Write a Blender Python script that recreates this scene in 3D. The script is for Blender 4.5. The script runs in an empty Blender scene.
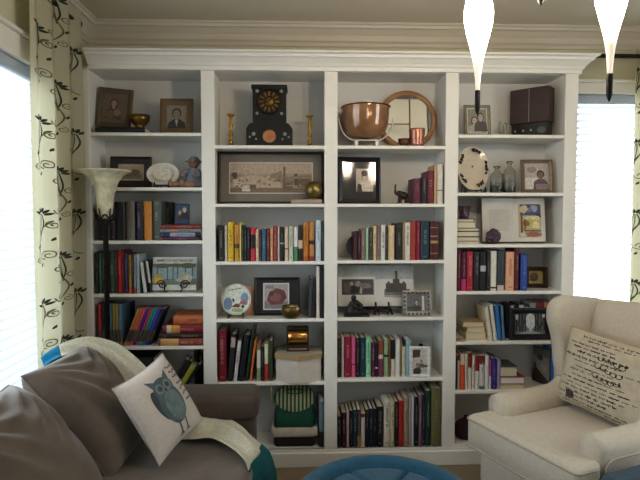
import bpy, bmesh, math, random
from mathutils import Matrix, Vector, Euler
random.seed(7)
COL = bpy.context.scene.collection
PI = math.pi
# ------------------------------------------------------------------ camera
F = 533.0; CAM = Vector((1.222, -3.161, 1.529)); YAW = .0362; PIT = -.048
_cy, _sy, _cp, _sp = math.cos(YAW), math.sin(YAW), math.cos(PIT), math.sin(PIT)
FW = Vector((_sy*_cp, _cy*_cp, _sp)); RT = Vector((_cy, -_sy, 0)); UP = Vector((-_sy*_sp, -_cy*_sp, _cp))
cam = bpy.data.cameras.new('camera'); cam.sensor_width = 36; cam.lens = F*36/640; cam.clip_start = .05
camo = bpy.data.objects.new('camera', cam); COL.objects.link(camo)
camo.location = CAM; camo.rotation_euler = (PI/2+PIT, 0, -YAW)
bpy.context.scene.camera = camo
def ray(x, y): return FW + RT*((x-320)/F) + UP*((240-y)/F)
def at(x, y, Y): d = ray(x, y); return CAM + d*((Y-CAM.y)/d.y)          # pixel -> point on a wall-parallel plane
def atz(x, y, z): d = ray(x, y); return CAM + d*((z-CAM.z)/d.z)         # pixel -> point on a level plane
# ------------------------------------------------------------------ materials
def lin(c):
    if isinstance(c, str):
        c = c.lstrip('#'); c = [int(c[i:i+2], 16)/255 for i in (0, 2, 4)]
    return tuple(((v+.055)/1.055)**2.4 if v > .04045 else v/12.92 for v in c)
_M = {}
def mat(col, rough=.6, metal=0., var=.08, scale=30., bump=0., bscale=200., coat=0., trans=0., emit=0., sheen=0., ecol=None, stretch=None):
    key = (col, rough, metal, var, scale, bump, bscale, coat, trans, emit, sheen, ecol, stretch)
    if key in _M: return _M[key]
    m = bpy.data.materials.new('surface_%d' % len(_M)); m.use_nodes = True
    nt = m.node_tree; N = nt.nodes; L = nt.links; b = N['Principled BSDF']
    c = lin(col)
    b.inputs['Roughness'].default_value = rough; b.inputs['Metallic'].default_value = metal
    b.inputs['Coat Weight'].default_value = coat; b.inputs['Transmission Weight'].default_value = trans
    b.inputs['Sheen Weight'].default_value = sheen
    tc = N.new('ShaderNodeTexCoord'); nz = N.new('ShaderNodeTexNoise'); nz.inputs['Scale'].default_value = scale
    nz.inputs['Detail'].default_value = 3
    src = tc.outputs['Object']
    if stretch:
        mp = N.new('ShaderNodeMapping'); mp.inputs['Scale'].default_value = stretch
        L.new(src, mp.inputs['Vector']); src = mp.outputs['Vector']
    L.new(src, nz.inputs['Vector'])
    rp = N.new('ShaderNodeValToRGB')
    rp.color_ramp.elements[0].position = .3; rp.color_ramp.elements[1].position = .7
    rp.color_ramp.elements[0].color = tuple(max(0, v*(1-var)) for v in c)+(1,)
    rp.color_ramp.elements[1].color = tuple(min(1, v*(1+var)) for v in c)+(1,)
    L.new(nz.outputs['Fac'], rp.inputs['Fac']); L.new(rp.outputs['Color'], b.inputs['Base Color'])
    if bump:
        n2 = N.new('ShaderNodeTexNoise'); n2.inputs['Scale'].default_value = bscale; n2.inputs['Detail'].default_value = 4
        L.new(src, n2.inputs['Vector'])
        bp = N.new('ShaderNodeBump'); bp.inputs['Strength'].default_value = bump; bp.inputs['Distance'].default_value = .01
        L.new(n2.outputs['Fac'], bp.inputs['Height']); L.new(bp.outputs['Normal'], b.inputs['Normal'])
    if emit:
        b.inputs['Emission Color'].default_value = lin(ecol or col)+(1,); b.inputs['Emission Strength'].default_value = emit
    _M[key] = m; return m
def glass_mat(name, tint='#ffffff', gloss=.08, rough=.02, dens=0.):
    if name in _M: return _M[name]
    m = bpy.data.materials.new(name); m.use_nodes = True; nt = m.node_tree; N = nt.nodes; L = nt.links
    N.remove(N['Principled BSDF'])
    tr = N.new('ShaderNodeBsdfTransparent'); gl = N.new('ShaderNodeBsdfGlossy'); mx = N.new('ShaderNodeMixShader')
    fr = N.new('ShaderNodeLayerWeight'); pw = N.new('ShaderNodeMath'); pw.operation = 'POWER'; pw.inputs[1].default_value = 5
    mu = N.new('ShaderNodeMath'); mu.operation = 'MULTIPLY_ADD'; mu.inputs[1].default_value = .95; mu.inputs[2].default_value = .045
    L.new(fr.outputs['Facing'], pw.inputs[0]); L.new(pw.outputs['Value'], mu.inputs[0])
    ad = N.new('ShaderNodeMath'); ad.operation = 'ADD'; ad.inputs[1].default_value = gloss; ad.use_clamp = True
    nz = N.new('ShaderNodeTexNoise'); nz.inputs['Scale'].default_value = 4
    mr = N.new('ShaderNodeMapRange'); mr.inputs['To Min'].default_value = rough*.7; mr.inputs['To Max'].default_value = rough*1.3
    L.new(nz.outputs['Fac'], mr.inputs['Value']); L.new(mr.outputs['Result'], gl.inputs['Roughness'])
    tr.inputs['Color'].default_value = lin(tint)+(1,)
    L.new(mu.outputs['Value'], ad.inputs[0]); L.new(ad.outputs['Value'], mx.inputs['Fac'])
    L.new(tr.outputs['BSDF'], mx.inputs[1]); L.new(gl.outputs['BSDF'], mx.inputs[2])
    L.new(mx.outputs['Shader'], N['Material Output'].inputs['Surface'])
    _M[name] = m; return m
PANE = glass_mat('picture_glass', gloss=.0, rough=.075)
# ------------------------------------------------------------------ mesh builder
class MB:
    def __init__(s): s.v = []; s.f = []; s.m = []; s.sm = []; s.X = Matrix.Identity(4)
    def add(s, vs, fs, m=0, smooth=False, X=None):
        n = len(s.v); T = s.X @ X if X is not None else s.X
        s.v += [tuple(T @ Vector(p)) for p in vs]
        for f in fs: s.f.append(tuple(i+n for i in f)); s.m.append(m); s.sm.append(smooth)
        return s
    def box(s, c, d, m=0, bev=0., X=None, seg=2):
        x, y, z = c; a, b, h = d[0]/2, d[1]/2, d[2]/2
        if bev <= 0:
            vs = [(x+i*a, y+j*b, z+k*h) for i in (-1, 1) for j in (-1, 1) for k in (-1, 1)]
            return s.add(vs, [(0,1,3,2),(4,6,7,5),(0,4,5,1),(2,3,7,6),(0,2,6,4),(1,5,7,3)], m, False, X)
        bm = bmesh.new(); bmesh.ops.create_cube(bm, size=1)
        for v in bm.verts: v.co = Vector((v.co.x*d[0], v.co.y*d[1], v.co.z*d[2]))
        bmesh.ops.bevel(bm, geom=list(bm.edges), offset=min(bev, .49*min(d)), segments=seg, profile=.5, affect='EDGES')
        for v in bm.verts: v.co += Vector(c)
        bm.verts.ensure_lookup_table(); bm.verts.index_update()
        s.add([v.co[:] for v in bm.verts], [[v.index for v in f.verts] for f in bm.faces], m, seg > 1, X); bm.free(); return s
    def lathe(s, prof, n=24, c=(0,0,0), m=0, X=None, smooth=True, sy=1., cap=True):
        vs = []; fs = []; k = len(prof)
        for r, z in prof:
            for i in range(n):
                a = 2*PI*i/n; vs.append((c[0]+r*math.cos(a), c[1]+sy*r*math.sin(a), c[2]+z))
        for j in range(k-1):
            for i in range(n):
                i2 = (i+1) % n; fs.append((j*n+i, j*n+i2, (j+1)*n+i2, (j+1)*n+i))
        if cap: fs.append(tuple(range(n-1, -1, -1))); fs.append(tuple((k-1)*n+i for i in range(n)))
        return s.add(vs, fs, m, smooth, X)
    def ell(s, c, r, m=0, n=16, k=10, X=None):
        pr = [(max(1e-4, math.sin(PI*j/k)), -math.cos(PI*j/k)) for j in range(k+1)]
        T = Matrix.Translation(c) @ Matrix.Diagonal((r[0], r[1], r[2], 1))
        return s.lathe(pr, n, (0,0,0), m, (X @ T) if X is not None else T)
    def tube(s, pts, r, n=8, m=0, closed=False, X=None, smooth=True):
        pts = [Vector(p) for p in pts]; k = len(pts); vs = []; fs = []
        rr = r if isinstance(r, (list, tuple)) else [r]*k
        up = None
        for j, p in enumerate(pts):
            if closed: t = pts[(j+1) % k]-pts[j-1]
            else: t = pts[min(j+1, k-1)]-pts[max(j-1, 0)]
            if t.length < 1e-9: t = Vector((0,0,1))
            t.normalize()
            if up is None: up = Vector((0,0,1)) if abs(t.z) < .9 else Vector((1,0,0))
            a = t.cross(up)
            if a.length < 1e-6: a = t.orthogonal()
            a.normalize(); b = a.cross(t); up = b
            for i in range(n):
                q = 2*PI*i/n; vs.append(tuple(p + a*(rr[j]*math.cos(q)) + b*(rr[j]*math.sin(q))))
        for j in range(k if closed else k-1):
            j2 = (j+1) % k
            for i in range(n): i2 = (i+1) % n; fs.append((j*n+i, j*n+i2, j2*n+i2, j2*n+i))
        if not closed: fs.append(tuple(range(n-1, -1, -1))); fs.append(tuple((k-1)*n+i for i in range(n)))
        return s.add(vs, fs, m, smooth, X)
    def prism(s, poly, y0, y1, m=0, X=None, smooth=False):            # polygon in XZ, extruded along Y
        k = len(poly); vs = [(x, y0, z) for x, z in poly] + [(x, y1, z) for x, z in poly]
        fs = [tuple(range(k)), tuple(range(2*k-1, k-1, -1))] + [(i, (i+1) % k, k+(i+1) % k, k+i) for i in range(k)]
        return s.add(vs, fs, m, smooth, X)
    def grid(s, fn, nu, nv, m=0, smooth=True, X=None, wrap=False):
        vs = [fn(i/nu, j/nv) for i in range(nu+(0 if wrap else 1)) for j in range(nv+1)]; w = nv+1; fs = []
        cnt = nu if wrap else nu+1
        for i in range(nu):
            i2 = (i+1) % cnt
            for j in range(nv): fs.append((i*w+j, i2*w+j, i2*w+j+1, i*w+j+1))
        return s.add(vs, fs, m, smooth, X)
    def poly(s, pts, m=0): return s.add(pts, [tuple(range(len(pts)))], m)
    def build(s, name, mats, parent=None, recalc=True):
        me = bpy.data.meshes.new(name); me.from_pydata(s.v, [], s.f)
        for mt in (mats if isinstance(mats, (list, tuple)) else [mats]): me.materials.append(mt)
        me.polygons.foreach_set('material_index', s.m); me.polygons.foreach_set('use_smooth', s.sm)
        if recalc:
            bm = bmesh.new(); bm.from_mesh(me); bmesh.ops.recalc_face_normals(bm, faces=bm.faces); bm.to_mesh(me); bm.free()
        o = bpy.data.objects.new(name, me); COL.objects.link(o)
        if parent: o.parent = parent
        return o
LABELS = {}
def tag(o, label, cat, group=None):
    n = len(label.split()); assert 4 <= n <= 16, (n, label)
    if label in LABELS: print('DUP LABEL', label)
    LABELS[label] = 1
    o['label'] = label; o['category'] = cat
    if group: o['group'] = group
    return o
def thing(name, label, cat, loc=(0,0,0), rot=(0,0,0), group=None):
    o = bpy.data.objects.new(name, None); COL.objects.link(o); o.empty_display_size = .05
    o.location = loc; o.rotation_euler = rot
    return tag(o, label, cat, group)
def struct(name, mb, mats, parent=None):
    o = mb.build(name, mats, parent)
    if parent is None: o['kind'] = 'structure'
    return o
def smooth_path(pts, n=6):
    P = [Vector(p) for p in pts]; out = []
    for i in range(len(P)-1):
        p0, p1, p2, p3 = P[max(i-1, 0)], P[i], P[i+1], P[min(i+2, len(P)-1)]
        for k in range(n):
            t = k/n
            out.append(.5*((2*p1)+(p2-p0)*t+(2*p0-5*p1+4*p2-p3)*t*t+(3*p1-p0-3*p2+p3)*t**3))
    return out+[P[-1]]
# ------------------------------------------------------------------ palette
WHITE = mat('#e9e6df', .45, var=.02, scale=6)
WALL = mat('#d3cfb6', .85, var=.03, scale=8, bump=.05, bscale=300)
CEIL = mat('#d8cfbd', .9, var=.02, scale=5)
TRIM = mat('#d3cabb', .5, var=.02, scale=5)
BRASS = mat('#b08d3f', .28, 1., var=.15, scale=40)
IRON = mat('#1d1a18', .5, .4, var=.2)
CREAMP = mat('#d9cfb8', .8, var=.1, scale=150, stretch=(40, 1, 1))
# ------------------------------------------------------------------ room shell
ZC = 2.72; WX = -.115; BY = .29; RX = 3.95; RY = -4.7
m = MB(); m.box(((WX+RX)/2, (BY+RY)/2, -.05), (RX-WX+.4, BY-RY+.4, .1))
struct('floor', m, mat('#9c8a70', .95, var=.18, scale=90, bump=.6, bscale=500))
m = MB(); m.box(((WX+RX)/2, (BY+RY)/2, ZC+.05), (RX-WX+.4, BY-RY+.4, .1))
struct('ceiling', m, CEIL)
def wall_open(axis, c0, t, a0, a1, z0, z1, o0, o1, oz0, oz1):
    """wall slab with one opening; axis 'x' = slab runs along X at depth c0..c0+t"""
    m = MB()
    def bx(p, q, r, s_):
        if q-p < 1e-4 or s_-r < 1e-4: return
        if axis == 'x': m.box(((p+q)/2, c0+t/2, (r+s_)/2), (q-p, abs(t), s_-r))
        else: m.box((c0+t/2, (p+q)/2, (r+s_)/2), (abs(t), q-p, s_-r))
    bx(a0, o0, z0, z1); bx(o1, a1, z0, z1); bx(o0, o1, z0, oz0); bx(o0, o1, oz1, z1)
    return m
LW = (-2.25, -.30, .50, 2.26)      # left window opening (Y0, Y1, z0, z1)
RWN = (3.00, 3.80, .55, 2.31)      # back window opening (X0, X1, z0, z1)
KW = (1.45, 2.1, 1.25, 2.15)          # rear window
struct('wall_left', wall_open('y', WX, -.14, RY, BY, 0, ZC, *LW), WALL)
struct('wall_back', wall_open('x', BY, .14, WX, RX, 0, ZC, *RWN), WALL)
struct('wall_rear', wall_open('x', RY, -.14, WX, RX, 0, ZC, *KW), WALL)
SW = (-2.5, -1.3, .85, 2.25)       # right-hand window, outside the frame
struct('wall_right', wall_open('y', RX, .14, RY, BY, 0, ZC, *SW), WALL)
# crown moulding: profile run along each wall
CR = [(0, -.125), (.012, -.125), (.018, -.105), (.03, -.095), (.04, -.065), (.07, -.035), (.085, -.03), (.09, -.015), (.1, -.012), (.1, 0), (0, 0)]
def crown(name, fn, L):
    m = MB(); k = len(CR); vs = [fn(d, z, e) for e in (0, 1) for d, z in CR]
    m.add(vs, [(i, (i+1) % k, k+(i+1) % k, k+i) for i in range(k)]+[tuple(range(k)), tuple(range(2*k-1, k-1, -1))])
    struct(name, m, TRIM)
crown('trim_1', lambda d, z, e: ((WX+d if e == 0 else RX-d), BY-d, ZC+z), 1)
crown('trim_2', lambda d, z, e: (WX+d, (BY-d if e == 0 else RY+d), ZC+z), 1)
crown('trim_3', lambda d, z, e: (RX-d, (BY-d if e == 0 else RY+d), ZC+z), 1)
m = MB(); m.box((WX+.01, (BY+RY)/2, .06), (.02, BY-RY, .12), bev=.006); struct('baseboard_left', m, TRIM)
m = MB(); m.box((3.42, BY-.01, .06), (1.05, .02, .12), bev=.006); struct('baseboard_back', m, TRIM)
# windows
WG = glass_mat('window_glass', gloss=.0, rough=.01)
def window(name, axis, c, t, o, nx, nz, casing=.09, sgn=-1):
    a0, a1, z0, z1 = o
    root = bpy.data.objects.new(name, None); COL.objects.link(root); root['kind'] = 'structure'
    def B(m, p, q, r, s_, d0, d1, bev=.004):
        if axis == 'x': m.box(((p+q)/2, (d0+d1)/2, (r+s_)/2), (q-p, abs(d1-d0), s_-r), bev=bev, seg=1)
        else: m.box(((d0+d1)/2, (p+q)/2, (r+s_)/2), (abs(d1-d0), q-p, s_-r), bev=bev, seg=1)
    m = MB(); f = c+sgn*.022
    lo = max(a0-casing, WX+.001) if axis == 'x' else a0-casing
    if axis == 'x' and sgn < 0: lo = a0-.02
    B(m, lo, a0, z0-casing, z1+casing+.02, c, f); B(m, a1, a1+casing, z0-casing, z1+casing+.02, c, f)
    B(m, lo, a1+casing, z1, z1+casing+.02, c, c+sgn*.026); B(m, lo, a1+casing, z1+casing+.02, z1+casing+.04, c, c+sgn*.045)
    B(m, lo, a1+casing, z0-.03, z0, c, c+sgn*.06); B(m, lo, a1+casing, z0-casing, z0-.03, c, f)
    m.build('casing', WHITE, root)
    m = MB(); w = .04; d0 = c-sgn*.05; d1 = c-sgn*.09
    B(m, a0, a0+w, z0, z1, d0, d1); B(m, a1-w, a1, z0, z1, d0, d1); B(m, a0+w, a1-w, z0, z0+w, d0, d1); B(m, a0+w, a1-w, z1-w, z1, d0, d1)
    for i in range(1, nx): x = a0+(a1-a0)*i/nx; B(m, x-.02, x+.02, z0+w, z1-w, d0, d1)
    for i in range(1, nz): z = z0+(z1-z0)*i/nz; B(m, a0+w, a1-w, z-.02, z+.02, d0, d1)
    m.build('window_frame', WHITE if name != 'window_3' else mat('#6b4a35', .5), root)
    m = MB(); dm = (d0+d1)/2; B(m, a0+w*.5, a1-w*.5, z0+w*.5, z1-w*.5, dm-.002, dm+.002, 0); m.build('pane', WG, root)
    return root
w1 = window('window_1', 'y', WX, -.14, LW, 2, 1, sgn=1)
w4 = window('window_4', 'y', RX, .14, SW, 2, 2, sgn=-1)
w2 = window('window_2', 'x', BY, .14, RWN, 1, 1, sgn=-1, casing=.05)
w3 = window('window_3', 'x', RY, -.14, KW, 3, 2, sgn=1)
# translucent blind slats of the left and back windows
def slat_mat():
    m = bpy.data.materials.new('blind_slat'); m.use_nodes = True; N = m.node_tree.nodes; L = m.node_tree.links
    b = N['Principled BSDF']; b.inputs['Roughness'].default_value = .5
    nz = N.new('ShaderNodeTexNoise'); nz.inputs['Scale'].default_value = 5
    rp = N.new('ShaderNodeValToRGB'); rp.color_ramp.elements[0].color = (.74, .78, .82, 1); rp.color_ramp.elements[1].color = (.82, .85, .88, 1)
    L.new(nz.outputs['Fac'], rp.inputs['Fac']); L.new(rp.outputs['Color'], b.inputs['Base Color'])
    t = N.new('ShaderNodeBsdfTranslucent'); t.inputs['Color'].default_value = (.36, .41, .46, 1)
    x = N.new('ShaderNodeMixShader'); x.inputs['Fac'].default_value = .5
    L.new(b.outputs['BSDF'], x.inputs[1]); L.new(t.outputs['BSDF'], x.inputs[2]); L.new(x.outputs['Shader'], N['Material Output'].inputs['Surface'])
    return m
SL = slat_mat()
def blind(root, axis, c, a0, a1, z0, z1, tilt):
    m = MB(); n = int((z1-z0-.06)/.045)
    for i in range(n):
        z = z1-.08-i*.045; dz = .022*math.sin(tilt); dx = .022*math.cos(tilt)
        if axis == 'y': m.add([(c-dx, a0, z+dz), (c+dx, a0, z-dz), (c+dx, a1, z-dz), (c-dx, a1, z+dz)], [(0,1,2,3)])
        else: m.add([(a0, c-dx, z-dz), (a0, c+dx, z+dz), (a1, c+dx, z+dz), (a1, c-dx, z-dz)], [(0,1,2,3)])
    if axis == 'y': m.box((c, (a0+a1)/2, z1-.03), (.05, a1-a0, .055), bev=.005)
    else: m.box(((a0+a1)/2, c, z1-.03), (a1-a0, .05, .055), bev=.005)
    m.build('blind', SL, root, recalc=False)
blind(w1, 'y', WX-.025, LW[0]+.01, LW[1]-.01, LW[2], LW[3], .5)
blind(w2, 'x', BY+.025, RWN[0]+.01, RWN[1]-.01, RWN[2], RWN[3], -.35)
# ------------------------------------------------------------------ light
W = bpy.data.worlds.new('sky'); bpy.context.scene.world = W; W.use_nodes = True
bgn = W.node_tree.nodes['Background']; bgn.inputs['Color'].default_value = (.80, .91, 1, 1); bgn.inputs['Strength'].default_value = 7.0
def area(name, loc, rot, sx, sy, power, col):
    l = bpy.data.lights.new(name, 'AREA'); l.shape = 'RECTANGLE'; l.size = sx; l.size_y = sy; l.energy = power; l.color = col
    o = bpy.data.objects.new(name, l); COL.objects.link(o); o.location = loc; o.rotation_euler = rot; return o
for nm, loc, rot, sx, sy in (('window_portal', (WX-.13, (LW[0]+LW[1])/2, (LW[2]+LW[3])/2), (0, -PI/2, 0), LW[3]-LW[2], LW[1]-LW[0]),
        ('window_portal', ((RWN[0]+RWN[1])/2, BY+.13, (RWN[2]+RWN[3])/2), (-PI/2, 0, 0), RWN[1]-RWN[0], RWN[3]-RWN[2]),
        ('window_portal', (RX+.13, (SW[0]+SW[1])/2, (SW[2]+SW[3])/2), (0, PI/2, 0), SW[3]-SW[2], SW[1]-SW[0]),
        ('window_portal', ((KW[0]+KW[1])/2, RY-.13, (KW[2]+KW[3])/2), (PI/2, 0, 0), KW[1]-KW[0], KW[3]-KW[2])):
    area(nm, loc, rot, sx, sy, 1, (1, 1, 1)).data.cycles.is_portal = True
sc = bpy.context.scene
sc.view_settings.view_transform = 'Standard'; sc.view_settings.look = 'None'; sc.view_settings.exposure = -.1; sc.view_settings.gamma = .9
sc.cycles.max_bounces = 7; sc.cycles.diffuse_bounces = 4; sc.cycles.glossy_bounces = 3; sc.cycles.transparent_max_bounces = 12
sc.cycles.caustics_reflective = False; sc.cycles.caustics_refractive = False; sc.cycles.sample_clamp_indirect = 4
# ------------------------------------------------------------------ built-in bookcase
S = .72; PW = .078; ZT = 2.369; DEP = .275; ST = .02
EDGE = [[132.4, 187.3, 240.6, 293.8, 346.6, 396], [145.2, 203.7, 261.5, 319, 382.5], [145.5, 203.7, 260.3, 317.6, 378.5], [134.6, 192.6, 244.3, 291.2, 341.5, 390.5]]
BOT = [.11, .11, .11, .125]
SZ = [[at(110+120*b+40, y, 0).z for y in EDGE[b]]+[BOT[b]] for b in range(4)]
bc = thing('built_in_bookcase', 'white built-in wall bookcase with four tall bays of shelves', 'bookcase', (0, 0, 0))
for i in range(5):
    m = MB(); x = i*S-PW/2
    m.box((x, .01, (.11+ZT)/2), (PW, .02, ZT-.11), bev=.002, seg=1); m.box((x, .02+(DEP-.02)/2, (.11+ZT)/2), (PW-.016, DEP-.02, ZT-.11))
    m.build('upright', WHITE, bc)
for b in range(4):
    x0 = b*S-.008; x1 = (b+1)*S-PW+.008
    for j, z in enumerate(SZ[b]):
        m = MB(); m.box(((x0+x1)/2, .002+(DEP-.002)/2, z-ST/2), (x1-x0-.001, DEP-.004, ST), bev=.0025, seg=1)
        m.build('shelf', WHITE, bc)
    m = MB(); m.box(((x0+x1)/2, DEP+.004, (.1+ZT)/2), (x1-x0+.05, .008, ZT-.1)); m.build('back_panel', mat('#dcdad6', .6, var=.02, scale=6), bc)
m = MB(); m.box((2*S-PW/2, .01, .055), (4*S+PW, .02, .11), bev=.003, seg=1)
m.box((2*S-PW/2, .005, .045), (4*S+PW+.004, .03, .09), bev=.004, seg=1); m.build('plinth', WHITE, bc)
m = MB(); m.box((2*S-PW/2, DEP/2+.02, ZT+.012), (4*S+PW, DEP-.035, .024)); m.build('top_panel', WHITE, bc)
CP = [(0, ZT-.004), (-.012, ZT-.004), (-.014, ZT+.018), (-.022, ZT+.022), (-.028, ZT+.035), (-.052, ZT+.06), (-.062, ZT+.064), (-.066, ZT+.078), (-.085, ZT+.084), (-.085, ZT+.094), (0, ZT+.094)]
m = MB(); k = len(CP); xr = 4*S
vs = [(.002, y+.001, z) for y, z in CP]+[(xr-y, y+.001, z) for y, z in CP]+[(xr-y, .27, z) for y, z in CP]
fs = []
for e in (0, 1):
    for i in range(k): fs.append((e*k+i, e*k+(i+1) % k, (e+1)*k+(i+1) % k, (e+1)*k+i))
fs += [tuple(range(k)), tuple(range(3*k-1, 2*k-1, -1))]
m.add(vs, fs); m.build('cornice', WHITE, bc)
# ------------------------------------------------------------------ books
DARKS = {}
def lum(c): r = lin(c); return .3*r[0]+.6*r[1]+.1*r[2]
PAGES = mat('#d6cbb2', .85, var=.12, scale=60, stretch=(60, 1, 1)); PAGEW = mat('#e6e2da', .85, var=.08, scale=60, stretch=(60, 1, 1))
GOLD = mat('#c9a862', .4, .6); LIGHTT = mat('#d8d4c8', .7); DARKT = mat('#25211f', .7)
NB = [0]
def book_mesh(w, h, d, col, zones=(), text='auto', tcol=None, rnd=None, soft=False):
    """origin at the base centre of the spine; thickness X, depth +Y, height Z.  -> cover MB, mats, page MB"""
    rnd = rnd or random.Random(int(w*1e6)+int(h*1e5))
    t = .0022 if not soft else .0009
    t = min(t, w*.2); cov = MB(); mats = [mat(col, .5, var=.1, scale=50)]
    def mi(c):
        mm = mat(c, .5, var=.1, scale=50)
        if mm not in mats: mats.append(mm)
        return mats.index(mm)
    cov.box((-w/2+t/2, d/2+.002, h/2), (t, d-.004, h)); cov.box((w/2-t/2, d/2+.002, h/2), (t, d-.004, h))
    bulge = min(.006, w*.16) if not soft else .0008
    zs = sorted(zones) if zones else []
    cuts = [0.]; cs = []
    for a, b_, c in zs:
        if a > cuts[-1]+1e-4: cuts.append(a); cs.append(0)
        cuts.append(b_); cs.append(mi(c))
    if cuts[-1] < .999: cuts.append(1.); cs.append(0)
    n = 6
    for q in range(len(cs)):
        z0, z1 = cuts[q]*h, cuts[q+1]*h
        pf = []
        for i in range(n+1):
            u = i/n*2-1; pf.append((u*w/2, .004-(bulge+.004)*math.sqrt(max(0, 1-u*u*.98))))
        vs = [(x, y, z) for z in (z0, z1) for x, y in pf]+[(x*.93, .006, z) for z in (z0, z1) for x, y in pf]
        N_ = n+1; fs = [(i, i+1, N_+i+1, N_+i) for i in range(n)]
        if q == 0: fs += [(2*N_+i, 2*N_+i+1, i+1, i) for i in range(n)]
        if q == len(cs)-1: fs += [(N_+i, N_+i+1, 3*N_+i+1, 3*N_+i) for i in range(n)]
        cov.add(vs, fs, cs[q])
    if text and w > .009:
        tc = tcol or ('#d9d2c0' if lum(col) < .22 else '#3a3230')
        hx = lambda c_: [int(c_.lstrip('#')[i:i+2], 16) for i in (0, 2, 4)]
        tc = '#%02x%02x%02x' % tuple(int(.42*p+.58*q) for p, q in zip(hx(tc), hx(col)))
        k = mi(tc); y = -bulge-.0003
        lo = .3+.2*rnd.random(); hi = .72+.18*rnd.random()
        cw = w*(.24+.2*rnd.random()); z = lo*h
        while z < hi*h:                                   # a run of letter-like strokes up the spine
            s_ = .003+.004*rnd.random()
            if rnd.random() < .85: cov.box((w*.04*(rnd.random()-.5), y, z+s_/2), (cw*(.7+.3*rnd.random()), .0006, s_), k)
            z += s_+.0018
        if rnd.random() < .6: cov.box((0, y, h*.09), (w*.45, .0006, h*.025), k)
        if rnd.random() < .3 and w > .016: cov.box((0, y, h*.93), (w*.6, .0006, .003), k); cov.box((0, y, h*.9), (w*.6, .0006, .0015), k)
    pg = MB(); pg.box((0, d/2+.001 if soft else d/2-.0005, h/2), (w-2*t-.0004, d-.012 if not soft else d-.007, h-(.008 if not soft else .001)))
    return cov, mats, pg
def ordw(n): return ['first','second','third','fourth','fifth','sixth','seventh','eighth','ninth','tenth','eleventh','twelfth','thirteenth','fourteenth','fifteenth','sixteenth','seventeenth','eighteenth','nineteenth','twentieth','21st','22nd','23rd','24th','25th','26th'][n]
def put_book(w, h, d, col, label, group, loc, rot=(0,0,0), zones=(), text='auto', tcol=None, soft=False, pages=None):
    NB[0] += 1
    cov, mats, pg = book_mesh(w, h, d, col, zones, text, tcol, random.Random(NB[0]*17), soft)
    o = cov.build('book', mats); o.location = loc; o.rotation_euler = rot
    tag(o, label, 'book', group)
    pg.build('page_block', pages or (PAGES if NB[0] % 3 else PAGEW), o)
    return o
WH = {0: 'left bay', 1: 'second bay', 2: 'third bay', 3: 'right bay'}
ROWN = ['top', 'second', 'third', 'fourth', 'fifth', 'sixth', 'bottom']
def rowphrase(b, r): return '%s %s shelf' % (WH[b], ROWN[r])
def row(b, r, items, Y=.02, d=.16, yb=None):
    """items: (x0, x1, ytop, colour, words, opts) upright books, measured on the photo at their spines"""
    z = SZ[b][r]; rp = rowphrase(b, r); grp = 'books on the '+rp
    n = len(items); kd = [it[4] for it in items]
    for i, it in enumerate(items):
        x0, x1, yt, col, words = it[:5]; o = it[5] if len(it) > 5 else {}
        Yb = o.get('Y', Y)
        p0, p1 = at(x0, yt, Yb), at(x1, yt, Yb); h = p0.z-z
        if not o.get('lean'): p0.x = max(p0.x, b*S+.002); p1.x = min(p1.x, (b+1)*S-PW-.002)
        w = (p1-p0).x*.97
        L = o.get('lean', 0.)
        short = lambda s_: s_.split(' with ')[0].replace(' and ', '-and-') if ' and ' in s_ or ' with ' in s_ else ' '.join(s_.split()[-2:])
        if 'label' in o: lab = o['label']
        else:
            if i == 0: rel = 'at the left end, before the %s one' % short(kd[1]) if n > 1 else 'standing alone'
            elif i == n-1: rel = 'at the right end, after the %s one' % short(kd[i-1])
            else: rel = 'between %s and %s ones' % (short(kd[i-1]), short(kd[i+1]))
            lab = '%s book %s, %s' % (words, rel, rp)
            if lab in LABELS or len(lab.split()) > 16: lab = '%s book, %s from left, %s' % (words, ordw(i), rp)
        dd = o.get('d', d); dd = min(dd, DEP-Yb-.004)
        if L:
            # leaning: x0,x1 are the BASE pixels, yt the top pixel of the high edge
            pb = at(x0, yt, Yb); w = (at(x1, yt, Yb)-pb).x*.97*math.cos(L)
            hh = (h-w*abs(math.sin(L)))/math.cos(L)
            # rest on the lower corner
            if L > 0: base = Vector((pb.x+w*math.cos(L)-w/2*math.cos(L), Yb, z+w/2*math.sin(L)))
            else: base = Vector((pb.x+w/2*math.cos(L), Yb, z+w/2*math.sin(-L)))
            put_book(w, hh, dd, col, lab, grp, (base.x, Yb, base.z+.0005), (0, L, 0), o.get('z', ()), o.get('text', 'auto'), o.get('tcol'), o.get('soft', False))
        else:
            put_book(w, h, dd, col, lab, grp, ((p0.x+p1.x)/2, Yb, z+.0005), (0, 0, o.get('yaw', 0)), o.get('z', ()), o.get('text', 'auto'), o.get('tcol'), o.get('soft', False), o.get('pages'))
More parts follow.
